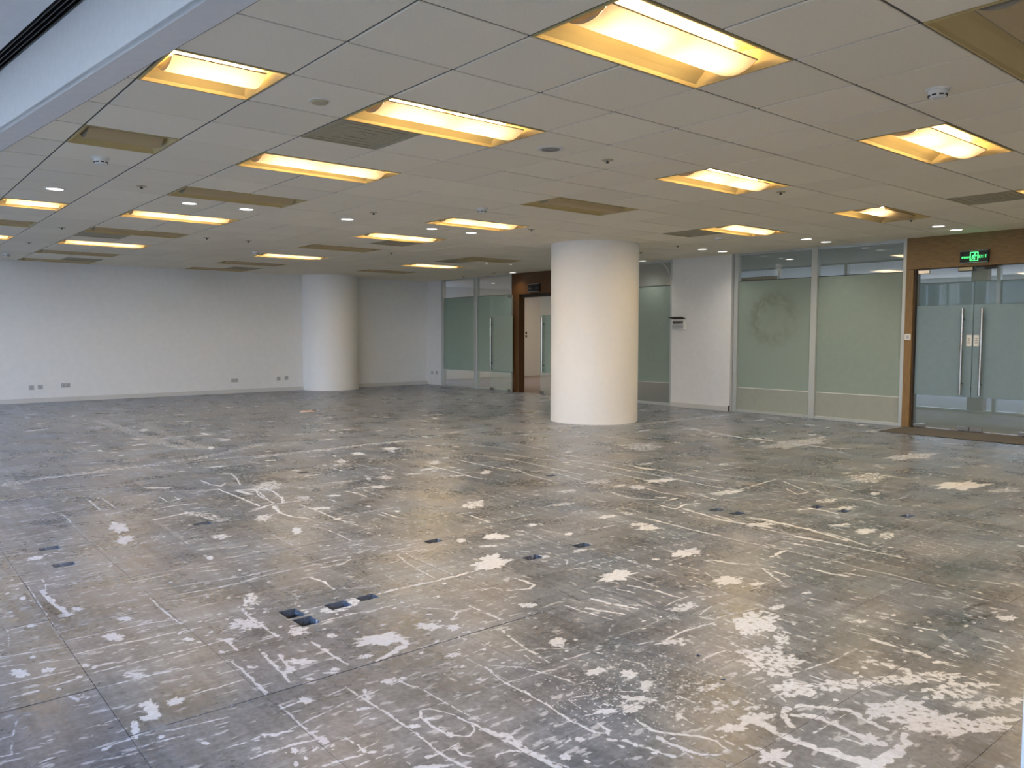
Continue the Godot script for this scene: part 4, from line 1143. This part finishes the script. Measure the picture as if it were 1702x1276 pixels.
		[14, .6, 0, 0, 200, 35, 400, 75, 560, 110, 640, 140, 760, 180], [9, .55, 0, 40, 200, 75, 320, 120], [18, .55, 320, 120, 500, 150, 700, 190, 970, 250], [7, .6, 0, 85, 200, 130], [9, .65, 0, 150, 200, 190, 400, 235, 560, 270, 720, 315, 900, 350, 1120, 410], [8, .5, 430, 180, 600, 225, 800, 275, 960, 310],
		[22, .65, 150, 240, 240, 200], [16, .65, 300, 160, 420, 178], [24, .55, 400, 310, 500, 340, 620, 360], [14, .55, 600, 340, 760, 365], [14, .6, 100, 310, 160, 360, 210, 390], [18, .55, 170, 330, 270, 360], [8, .45, 780, 160, 1000, 200, 1180, 245], [8, .45, 1000, 105, 1200, 170, 1500, 220], [9, .6, 1040, 465, 1250, 495],
		[7, .55, 1280, 450, 1400, 490, 1490, 510], [8, .5, 1350, 380, 1500, 395], [10, .65, 820, 605, 870, 612], [10, .65, 885, 622, 950, 635], [12, .65, 1030, 670, 1090, 680], [12, .65, 1110, 684, 1160, 690], [7, .45, 1160, 690, 1210, 722], [20, .45, 0, 640, 100, 570, 180, 600, 60, 720],
	], [[740, 82, 50, 14, .72], [860, 110, 45, 16, .45], [580, 45, 50, 8, .65], [190, 548, 45, 12, .62], [60, 640, 110, 60, .55], [690, 635, 40, 12, .5], [1600, 615, 60, 14, .6], [220, 740, 50, 30, .5], [70, 405, 40, 10, .7], [370, 460, 25, 8, .65]]],
	[[1240, 1060, 3.684], [
		[24, .58, 770, 10, 850, 35, 920, 50], [28, .58, 970, 75, 1050, 85, 1110, 115], [20, .55, 1150, 150, 1220, 150], [14, .55, 1220, 160, 1300, 175], [40, .5, 720, 140, 900, 180, 1050, 230, 1250, 270, 1400, 290], [36, .58, 0, 500, 100, 530, 250, 610, 400, 660, 560, 715, 700, 760], [28, .55, 240, 430, 230, 480, 280, 540],
		[28, .55, 500, 510, 620, 560, 720, 620, 820, 650], [26, .5, 280, 470, 450, 490, 530, 520], [34, .55, 980, 590, 970, 650, 860, 720, 760, 780], [14, .55, 590, 610, 720, 650], [20, .5, 240, 430, 350, 410, 480, 430, 620, 440, 760, 520, 860, 560], [7, .5, 410, 580, 530, 515, 630, 445], [7, .45, 170, 330, 240, 390], [20, .62, 0, 650, 90, 690, 160, 740, 260, 780],
	], [[300, 310, 140, 45, .52], [150, 140, 160, 90, .47], [560, 290, 120, 40, .48], [900, 430, 150, 60, .56], [1100, 500, 200, 60, .55], [1350, 540, 250, 60, .52], [1000, 250, 260, 35, .47], [1500, 400, 180, 35, .44], [1250, 330, 200, 40, .45], [60, 490, 90, 30, .6], [760, 620, 60, 30, .55], [780, 780, 80, 25, .6], [170, 720, 80, 40, .68], [1460, 285, 45, 12, .62], [500, 330, 12, 6, 1], [355, 155, 15, 6, 1], [90, 395, 12, 5, 1], [935, 485, 10, 6, 1], [1260, 710, 22, 8, 1], [1310, 395, 18, 7, .8], [60, 425, 60, 14, .5]]],
	[[0, 660, 3.868], [
		[70, .40, 0, 570, 300, 520, 700, 470, 1000, 430, 1300, 390, 1702, 300], [10, .65, 200, 528, 450, 500, 700, 480], [10, .6, 850, 455, 1100, 430, 1400, 395, 1702, 372], [8, .5, 30, 610, 300, 605, 470, 590, 700, 570], [10, .55, 450, 608, 620, 590], [8, .5, 800, 640, 1000, 610, 1400, 590], [10, .7, 1290, 535, 1350, 560, 1420, 572, 1450, 550],
		[9, .55, 1420, 495, 1480, 490, 1520, 520, 1540, 560], [12, .75, 1400, 590, 1500, 630, 1600, 670, 1670, 700], [9, .65, 1580, 585, 1640, 590, 1660, 630, 1702, 655], [7, .65, 565, 660, 640, 722], [6, .55, 655, 650, 740, 710], [7, .65, 1025, 640, 1075, 672], [7, .55, 1120, 640, 1155, 660], [8, .55, 1080, 672, 1160, 650],
		[9, .55, 1000, 715, 1130, 695, 1270, 680], [11, .6, 990, 785, 1200, 745, 1250, 740], [50, .45, 1200, 740, 1300, 760, 1420, 790], [9, .5, 1200, 615, 1400, 590], [8, .55, 250, 755, 400, 730, 570, 705], [8, .45, 20, 710, 200, 690], [7, .45, 500, 685, 570, 695], [8, .45, 680, 760, 860, 710], [8, .5, 0, 665, 130, 650],
		[6, .4, 390, 745, 460, 805], [8, .45, 500, 345, 650, 352], [7, .4, 130, 390, 500, 360], [9, .55, 1600, 735, 1702, 705], [90, .40, 620, 150, 800, 210, 1000, 290, 1200, 330], [70, .38, 900, 160, 1100, 260, 1300, 330], [50, .38, 640, 145, 860, 150],
	], [[620, 195, 60, 8, .4]]],
	[[420, 660, 3.868], [
		[10, .65, 0, 380, 200, 360, 500, 330, 700, 305, 1000, 275], [60, .42, 0, 390, 400, 345, 700, 310, 1020, 280], [11, .7, 0, 720, 120, 690, 220, 675, 380, 655], [12, .75, 40, 575, 130, 605, 190, 650, 190, 680], [12, .75, 130, 700, 170, 740, 240, 765, 360, 780], [9, .55, 300, 690, 380, 715, 450, 745, 560, 790, 650, 805], [10, .5, 0, 590, 40, 610, 90, 655, 130, 680],
		[11, .65, 1330, 405, 1450, 430, 1570, 455, 1702, 475], [10, .65, 1400, 370, 1560, 385, 1702, 405], [11, .65, 1110, 435, 1200, 455, 1300, 480, 1400, 510, 1490, 525], [10, .6, 1400, 310, 1550, 320, 1702, 345], [9, .55, 1620, 295, 1702, 300], [10, .55, 1160, 335, 1340, 348], [7, .5, 560, 765, 720, 740, 900, 710],
		[9, .55, 480, 550, 680, 535], [8, .55, 210, 520, 360, 495], [8, .5, 260, 410, 400, 395], [9, .5, 490, 405, 620, 435], [9, .5, 500, 450, 560, 470, 640, 480], [9, .55, 830, 740, 920, 770, 980, 780], [9, .65, 1400, 760, 1520, 805], [7, .55, 490, 655, 530, 670], [8, .45, 0, 415, 130, 450], [8, .45, 600, 600, 740, 640],
	], [[360, 90, 50, 7, .7], [890, 330, 45, 9, .6], [680, 362, 40, 8, .6], [1500, 482, 40, 9, .6], [850, 515, 50, 10, .45], [810, 575, 50, 9, .6], [1120, 462, 40, 6, .6], [1420, 690, 60, 25, .5], [930, 732, 18, 5, .9], [745, 702, 14, 4, .9], [440, 712, 60, 8, .6], [1170, 420, 40, 10, .5], [70, 775, 60, 18, .5], [520, 632, 45, 6, .6], [1310, 505, 40, 6, .5], [100, 570, 100, 22, .42]]],
	[[840, 680, 3.868], [
		[11, .65, 0, 318, 130, 340, 300, 380, 490, 420], [11, .65, 0, 370, 80, 390, 160, 425, 300, 460], [11, .6, 160, 395, 330, 410, 480, 455, 560, 475], [10, .55, 0, 285, 200, 318, 370, 330], [10, .55, 0, 215, 130, 235, 250, 258], [12, .65, 270, 300, 430, 330, 620, 360, 760, 385], [11, .65, 360, 290, 560, 325, 740, 350, 950, 385, 1200, 430, 1400, 465],
		[11, .6, 380, 350, 640, 400, 840, 440, 1000, 475], [11, .65, 620, 360, 900, 410, 1100, 450, 1300, 490, 1500, 520], [10, .55, 640, 280, 800, 290], [10, .55, 970, 325, 1130, 345, 1270, 375], [10, .55, 1200, 390, 1400, 425, 1600, 445], [10, .65, 680, 535, 800, 570, 970, 582], [10, .55, 890, 505, 1000, 535, 1150, 560],
		[60, .45, 300, 110, 900, 95, 1300, 50, 1500, 30], [10, .55, 440, 140, 640, 175, 900, 205, 1050, 220], [12, .55, 1100, 135, 1200, 120, 1330, 145, 1300, 165, 1220, 145], [30, .5, 1320, 150, 1500, 180, 1702, 200], [14, .6, 970, 565, 1090, 572, 1050, 585], [14, .6, 1000, 620, 1090, 640, 1160, 610, 1250, 605],
		[14, .65, 1140, 640, 1250, 670, 1400, 715, 1560, 740, 1702, 760], [12, .65, 1350, 680, 1460, 715], [16, .65, 1580, 695, 1702, 715], [10, .7, 900, 700, 1050, 735, 1200, 775, 1380, 812], [9, .55, 1490, 520, 1600, 490, 1702, 460], [8, .55, 1350, 395, 1530, 368], [7, .55, 550, 775, 700, 745], [8, .45, 1200, 535, 1350, 580, 1500, 585],
	], [[1000, 457, 80, 12, .7], [850, 500, 50, 14, .55], [740, 490, 40, 6, .6], [400, 525, 50, 10, .5], [650, 690, 55, 10, .6], [920, 765, 60, 12, .7], [860, 740, 45, 10, .6], [600, 465, 60, 14, .45], [900, 350, 40, 5, .6], [1420, 535, 80, 14, .5], [1400, 355, 40, 6, .45], [370, 610, 60, 8, .5], [405, 802, 25, 7, .8], [180, 742, 20, 6, .8], [880, 240, 110, 22, .42], [1640, 740, 70, 14, .55]]],
	[[1260, 690, 3.851], [
		[24, .5, 0, 150, 150, 175, 300, 190, 500, 215, 600, 210], [9, .65, 0, 440, 130, 405, 300, 420, 480, 450, 600, 485], [9, .55, 150, 420, 250, 460, 320, 490, 250, 505, 180, 470], [9, .6, 340, 470, 420, 500], [8, .55, 330, 500, 520, 525, 720, 550, 820, 580], [14, .5, 640, 365, 800, 385, 950, 405], [14, .6, 260, 605, 330, 595, 430, 610, 500, 630],
		[12, .5, 470, 600, 560, 590, 600, 585, 560, 605], [16, .62, 0, 660, 150, 690, 320, 730, 460, 770, 560, 800], [9, .6, 0, 720, 240, 770], [16, .6, 240, 775, 400, 800], [10, .55, 450, 700, 580, 715], [12, .45, 800, 280, 900, 250, 1100, 285], [8, .45, 380, 330, 460, 320], [10, .55, 380, 410, 480, 415], [9, .45, 490, 445, 660, 460], [8, .55, 720, 475, 810, 485], [8, .45, 850, 540, 920, 530],
	], [[1300, 450, 150, 24, .6], [680, 742, 45, 14, .7], [830, 770, 50, 16, .45], [440, 545, 50, 14, .45], [560, 590, 50, 14, .4], [750, 500, 35, 8, .55], [240, 180, 180, 25, .42], [980, 265, 120, 20, .44], [700, 400, 120, 25, .42], [1580, 480, 90, 14, .4]]],
]

func draw_marks() -> void:
	for part in MARKS:
		var o: Array = part[0]
		for s in part[1]:
			var pts := PackedVector2Array()
			for k in range(2, s.size() - 1, 2): pts.append(on_floor(o[0] + s[k] / o[2], o[1] + s[k + 1] / o[2]))
			stroke(pts, s[0] / 1000.0 * (1.0 if o[1] > 800 else 1.6), s[1] + (0.0 if s[0] >= 40 else (0.10 if o[1] > 800 else 0.22)), 0.6, 0.15 if s[1] < 0.5 else 0.0)
		for b in part[2]:
			var ring := ragged_ring(Vector2.ZERO, b[2], b[3], -0.08, 44, 0.42)
			var pts := PackedVector2Array()
			for p in ring: pts.append(on_floor(o[0] + (b[0] + p.x) / o[2], o[1] + (b[1] + p.y) / o[2]))
			blob(pts, b[4] + 0.06)
	# dark rubber scuffs
	for s in [[24, .5, 1602, 1013, 1639, 1001], [28, .5, 1579, 1039, 1615, 1028, 1650, 1022], [26, .4, 1631, 1044, 1655, 1049], [7, .8, 1642, 1065, 1653, 1071], [8, .8, 927, 980, 961, 997], [5, .8, 1128, 890, 1146, 902], [6, .8, 403, 913, 417, 905], [10, .6, 594, 943, 610, 956], [6, .7, 565, 940, 577, 946], [6, .7, 962, 982, 985, 989], [4, .7, 845, 925, 880, 940], [14, .4, 1410, 790, 1440, 794], [22, .4, 1500, 766, 1530, 772], [20, .35, 1590, 890, 1660, 900], [12, .5, 40, 985, 55, 1010], [26, .35, 70, 1000, 110, 1035]]:
		var pts := PackedVector2Array()
		for k in range(2, s.size() - 1, 2): pts.append(on_floor(s[k], s[k + 1]))
		stroke(pts, s[0] / 1000.0, s[1], 0.5, 0.0, true)
	# smaller marks scattered between those
	var clus := noise(0.9, 77, 2)
	var n := 0
	while n < 5200:
		var p := Vector2(rng.randf_range(0.2, 8.0), rng.randf_range(-8.5, -0.8))
		if rng.randf() > clampf(0.35 + clus.get_noise_2d(p.x, p.y) * 1.3, 0.05, 1.0): continue
		n += 1
		var r := 0.0016 + 0.007 * pow(rng.randf(), 3.0)
		var val := rng.randf_range(0.55, 1.0)
		if r > 0.0045:
			blob(ragged_ring(p, r * rng.randf_range(1.2, 2.4), r, rng.randf() * TAU, 10, 0.2), val)
		else:
			for zn in zones:
				if zn.hits(p.x, p.y, r): zn.disc(p.x, p.y, r, int(val * 255))
	for k in 1500:      # spatter where the photograph is thickest with it
		var q := on_floor(1000 + rng.randfn(0, 1) * 95 + 60, 1140 + rng.randfn(0, 1) * 38)
		for zn in zones:
			if zn.hits(q.x, q.y, 0.01): zn.disc(q.x, q.y, 0.001 + 0.004 * pow(rng.randf(), 2.0), int(rng.randf_range(0.6, 1.0) * 255))
	for k in 760:       # trowel streaks
		var p := Vector2(rng.randf_range(0.2, 9.5), rng.randf_range(-11.0, -0.8))
		var along_x := rng.randf() < (0.85 if p.x < 3.0 and p.y < -2.0 else 0.18)
		var d := Vector2(1, 0) if along_x else Vector2(-0.06, 1)
		d = d.rotated(rng.randfn(0, 0.06)) * (0.06 + 0.5 * pow(rng.randf(), 2.0))
		stroke(PackedVector2Array([p, p + d * 0.5 + d.orthogonal() * rng.randf_range(-0.04, 0.04), p + d]), rng.randf_range(0.003, 0.010), rng.randf_range(0.42, 0.72), 0.6, 0.25)
	for k in 1300:      # flecks on the farther floor
		var p := Vector2(rng.randf_range(2.0, 11.3), rng.randf_range(-16.5, -5.0))
		if rng.randf() > clampf(0.45 + clus.get_noise_2d(p.x, p.y) * 1.2, 0.05, 1.0): continue
		var r := 0.008 + 0.03 * pow(rng.randf(), 2.0)
		blob(ragged_ring(p, r * rng.randf_range(1.2, 3.5), r, rng.randf_range(-0.3, 0.3) + (0.0 if rng.randf() < 0.5 else PI / 2), 14, 0.4), rng.randf_range(0.5, 0.8))
	for k in 170:       # flat smears
		var p := Vector2(rng.randf_range(0.2, 11.3), rng.randf_range(-16.0, -0.8))
		var far := clampf((-p.y + p.x * 0.4 - 4.0) / 6.0, 0.0, 1.0)
		var r := lerpf(0.02, 0.05, far) * rng.randf_range(0.4, 1.5)
		blob(ragged_ring(p, r * rng.randf_range(1.0, 2.6), r * 0.8, rng.randf() * PI, 18, 0.45), rng.randf_range(0.36, 0.62))

func zone_textures(zn: Zone, seed_: int) -> Array:
	var nx: int = zn.nx; var nz: int = zn.nz
	var m := 1.0 / zn.k     # metres in a texel
	var big := noise(m * 1.6, seed_, 4).get_image(nx, nz, false, false, false).get_data()
	var fine := noise(m * 38.0, seed_ + 1, 3).get_image(nx, nz, false, false, false).get_data()
	var wear := noise(m * 24.0, seed_ + 2, 4).get_image(nx, nz, false, false, false).get_data()
	var sx := noise(m * 14.0, seed_ + 3, 3).get_image(nx / 14, nz, false, false, false)
	sx.resize(nx, nz, Image.INTERPOLATE_CUBIC)
	var sz := noise(m * 14.0, seed_ + 4, 3).get_image(nx, nz / 14, false, false, false)
	sz.resize(nx, nz, Image.INTERPOLATE_CUBIC)
	var ax := sx.get_data(); var az := sz.get_data()
	var hue := noise(m * 6.0 * 1.3, seed_ + 5, 2).get_image(nx / 6, nz / 6, false, false, false)
	hue.resize(nx, nz, Image.INTERPOLATE_BILINEAR)
	var tint := hue.get_data()
	# ragged scraps of glue drawn out along the two trowel directions
	var px := noise(m * 20.0, seed_ + 6, 5).get_image(int(nx / 2.6), nz, false, false, false)
	px.resize(nx, nz, Image.INTERPOLATE_BILINEAR)
	var pz := noise(m * 20.0, seed_ + 7, 5).get_image(nx, int(nz / 2.6), false, false, false)
	pz.resize(nx, nz, Image.INTERPOLATE_BILINEAR)
	var bx := px.get_data(); var bz := pz.get_data()
	var turn := int((2.7 - zn.x0) * zn.k)
	var paint := zn.paint
	var scuff := zn.scuff
	var rgb := PackedByteArray(); rgb.resize(nx * nz * 3)
	var rough := PackedByteArray(); rough.resize(nx * nz)
	for i in nx * nz:
		var b := big[i]
		var g := FLOOR_DARK + b * 0.20 + fine[i] * 0.14 + ax[i] * 0.13 + az[i] * 0.13
		# old glue: the marks drawn above and the scraps between them, worn through in places
		var scrap := (bx[i] if i % nx < turn else bz[i]) + b * 0.15 - 192.0
		var c := paint[i] - wear[i] * 0.85 + 6.0
		var a := 0.0
		if paint[i] > 0 and c > 0.0: a = minf(1.0, c * 0.036)
		if scrap > 0.0: a = maxf(a, minf(0.75, scrap * 0.07))
		if a > 0.0:
			g += (FLOOR_GLUE + fine[i] * 0.14 + paint[i] * 0.06 - g) * a * 0.95
		if scuff[i] > 0: g *= 1.0 - scuff[i] * 0.0020 * (0.6 + wear[i] * 0.003)
		var t := (tint[i] - 128.0) * 0.045
		var q := i * 3
		rgb[q] = int(clampf(g * 0.945 + t + a * 4.0, 0, 255)); rgb[q + 1] = int(clampf(g, 0, 255)); rgb[q + 2] = int(clampf(g * 1.11 - t - a * 6.0, 0, 255))
		rough[i] = int(clampf(FLOOR_ROUGH + (b - 128) * 0.10 + wear[i] * 0.05 + a * 50.0, 36, 220))
	var im := Image.create_from_data(nx, nz, false, Image.FORMAT_RGB8, rgb)
	var ir := Image.create_from_data(nx, nz, false, Image.FORMAT_L8, rough)
	ir.resize(nx / 2, nz / 2)
	return [ImageTexture.create_from_image(im), ImageTexture.create_from_image(ir)]

const FLOOR_DARK := 44.0
const FLOOR_GLUE := 190.0
const FLOOR_ROUGH := 68.0

# the cut-outs for floor boxes: [x0, z0, x1, z1]
var holes := []

func cut_out(px: float, py: float, w := 0.11, d := 0.075) -> void:
	var p := on_floor(px, py)
	holes.append([p.x - w / 2, p.y - d / 2, p.x + w / 2, p.y + d / 2])

# a panel as a slab with rectangular openings
func pierced(x0: float, z0: float, x1: float, z1: float, cuts: Array) -> MB:
	var b := MB.new()
	var xs := [x0, x1]; var zs := [z0, z1]
	for c in cuts:
		for v in [c[0], c[2]]:
			if v > x0 and v < x1: xs.append(v)
		for v in [c[1], c[3]]:
			if v > z0 and v < z1: zs.append(v)
	xs.sort(); zs.sort()
	var t := 0.032
	var solid := {}
	for i in xs.size() - 1:
		for j in zs.size() - 1:
			var cx: float = (xs[i] + xs[i + 1]) / 2; var cz: float = (zs[j] + zs[j + 1]) / 2
			var open := false
			for c in cuts:
				if cx > c[0] and cx < c[2] and cz > c[1] and cz < c[3]: open = true
			if not open: solid[Vector2i(i, j)] = true
	for k in solid:
		var a := Vector3(xs[k.x], 0, zs[k.y]); var e := Vector3(xs[k.x + 1], 0, zs[k.y + 1])
		b.quad(Vector3(a.x, 0, e.z), Vector3(e.x, 0, e.z), Vector3(e.x, 0, a.z), Vector3(a.x, 0, a.z))
		b.quad(Vector3(a.x, -t, a.z), Vector3(e.x, -t, a.z), Vector3(e.x, -t, e.z), Vector3(a.x, -t, e.z))
		if not solid.has(k + Vector2i(1, 0)): b.quad(Vector3(e.x, -t, e.z), Vector3(e.x, -t, a.z), Vector3(e.x, 0, a.z), Vector3(e.x, 0, e.z))
		if not solid.has(k - Vector2i(1, 0)): b.quad(Vector3(a.x, -t, a.z), Vector3(a.x, -t, e.z), Vector3(a.x, 0, e.z), Vector3(a.x, 0, a.z))
		if not solid.has(k + Vector2i(0, 1)): b.quad(Vector3(a.x, -t, e.z), Vector3(e.x, -t, e.z), Vector3(e.x, 0, e.z), Vector3(a.x, 0, e.z))
		if not solid.has(k - Vector2i(0, 1)): b.quad(Vector3(e.x, -t, a.z), Vector3(a.x, -t, a.z), Vector3(a.x, 0, a.z), Vector3(e.x, 0, a.z))
	return b

func seam_x(i: int, z: float) -> float:
	if i == 0 and z < -2.7: return 0.0011
	return 0.0007

func seam_z(k: int, x: float) -> float:
	if k == 0 and x > 0.65 and x < 2.4: return 0.0032
	if k == -1 and x < 0.65: return 0.0032
	if k == -4 and x > 0.9 and x < 2.3: return 0.0016
	if k == 1 and x > 4.9 and x < 6.4: return 0.0018
	return 0.0007

func build_floor() -> void:
	zones = [Zone.new(-0.5, -7.5, 6.4, -0.6, 3.4), Zone.new(5.6, -7.5, 12.1, -0.6, 6.0), Zone.new(-1.5, -17.7, 12.1, -6.9, 8.5)]
	draw_marks()
	var zi := 0
	for zn in zones:
		var tx := zone_textures(zn, 100 + zi * 10)
		for v in 3:
			var m := std("bare floor %d %d" % [zi, v], [Color(1, 1, 1), Color(0.955, 0.955, 0.965), Color(0.985, 0.98, 0.965)][v], 1.0)
			m.albedo_texture = tx[0]
			m.roughness_texture = tx[1]
			m.roughness_texture_channel = BaseMaterial3D.TEXTURE_CHANNEL_RED
			m.metallic_specular = 0.4
			m.uv1_scale = Vector3(1.0 / zn.w, 1.0 / zn.h, 1.0)
			m.uv1_offset = Vector3(-zn.x0 / zn.w, -zn.z0 / zn.h, 0)
		zi += 1
	for q in [[1.505, -3.535, 1.59, -3.415], [1.51, -3.39, 1.60, -3.285], [1.715, -3.485, 1.825, -3.395], [1.885, -3.485, 1.985, -3.415]]: holes.append(q)
	for q in [[82, 911], [106, 938], [336, 870], [885, 926], [967, 906], [1190, 847], [1226, 853], [720, 899]]: cut_out(q[0], q[1])
	for q in [[1357, 842], [1403, 849], [1508, 857], [917, 790], [283, 715], [716, 724], [1104, 729], [505, 785], [1457, 712], [1270, 728]]: cut_out(q[0], q[1], 0.11, 0.07)
	for q in [[212, 684], [165, 687], [252, 676], [272, 675], [392, 669]]: cut_out(q[0], q[1], 0.10, 0.12)
	for q in [[1161, 1089], [1202, 1129]]: cut_out(q[0], q[1], 0.017, 0.017)      # bolt holes
	var fl := struct("floor")
	var edge := PackedVector2Array([Vector2(soffit(ZN) - 2.36, ZN), Vector2(XR, ZN), Vector2(XR, ZB), Vector2(soffit(ZB) - 2.36, ZB)])
	var cells := []
	for i in range(-8, 24):
		for k in range(-33, 14):
			var x0 := PX + i * PANEL; var z0 := PZ + k * PANEL
			var zc := z0 + PANEL / 2; var xc := x0 + PANEL / 2
			var r := [x0 + seam_x(i, zc), z0 + seam_z(k, xc), minf(x0 + PANEL - seam_x(i + 1, zc), XR), minf(z0 + PANEL - seam_z(k + 1, xc), ZN)]
			r[1] = maxf(r[1], ZB)
			if r[0] > XR - 0.02 or r[3] < ZB + 0.02 or r[1] > ZN - 0.02: continue
			var sq := PackedVector2Array([Vector2(r[0], r[1]), Vector2(r[2], r[1]), Vector2(r[2], r[3]), Vector2(r[0], r[3])])
			var cut := Geometry2D.intersect_polygons(sq, edge)
			if cut.is_empty(): continue
			var cuts := []
			for h in holes:
				if h[0] < r[2] and h[2] > r[0] and h[1] < r[3] and h[3] > r[1]: cuts.append(h)
			var zone := 2 if zc < -7.2 else (0 if xc < 5.95 else 1)
			cells.append([shown(r[0], r[2], r[1], r[3], 0.0), r, cut[0], cuts, zone])
	cells.sort_custom(func(p, q): return p[0] > q[0])
	var rest := [MB.new(), MB.new(), MB.new()]
	var n := 0
	for c in cells:
		var r: Array = c[1]
		var b: MB
		var into: MB = MB.new() if n < 300 else rest[c[4]]
		if c[3].size(): into.add(pierced(r[0], r[1], r[2], r[3], c[3]))
		else: into.prism(c[2], -0.032, 0.0)
		if n < 300:
			var o := put("floor_panel", into, mats["bare floor %d %d" % [c[4], rng.randi() % 3]], fl)
			o.position.y = rng.randf_range(-0.0006, 0.0)
		n += 1
	var am := ArrayMesh.new()
	for k in 3:
		if rest[k].v.size() == 0: continue
		var a := []
		a.resize(Mesh.ARRAY_MAX)
		a[Mesh.ARRAY_VERTEX] = rest[k].v; a[Mesh.ARRAY_NORMAL] = rest[k].n; a[Mesh.ARRAY_TEX_UV] = rest[k].uv; a[Mesh.ARRAY_INDEX] = rest[k].ix
		am.add_surface_from_arrays(Mesh.PRIMITIVE_TRIANGLES, a)
		am.surface_set_material(am.get_surface_count() - 1, mats["bare floor %d 0" % k])
	var st := MeshInstance3D.new()
	st.name = "floor_panel_field"
	st.mesh = am
	st.set_meta("kind", "stuff")
	fl.add_child(st, true)
	# metal linings of the near cut-outs
	for h in holes.slice(0, 4):
		var b := MB.new()
		b.span(Vector3(h[0] - 0.002, -0.14, h[1] - 0.002), Vector3(h[2] + 0.002, -0.033, h[1]))
		b.span(Vector3(h[2], -0.14, h[1]), Vector3(h[2] + 0.002, -0.033, h[3]))
		put("cut_out_lining", b, mats["panel edge"], fl)
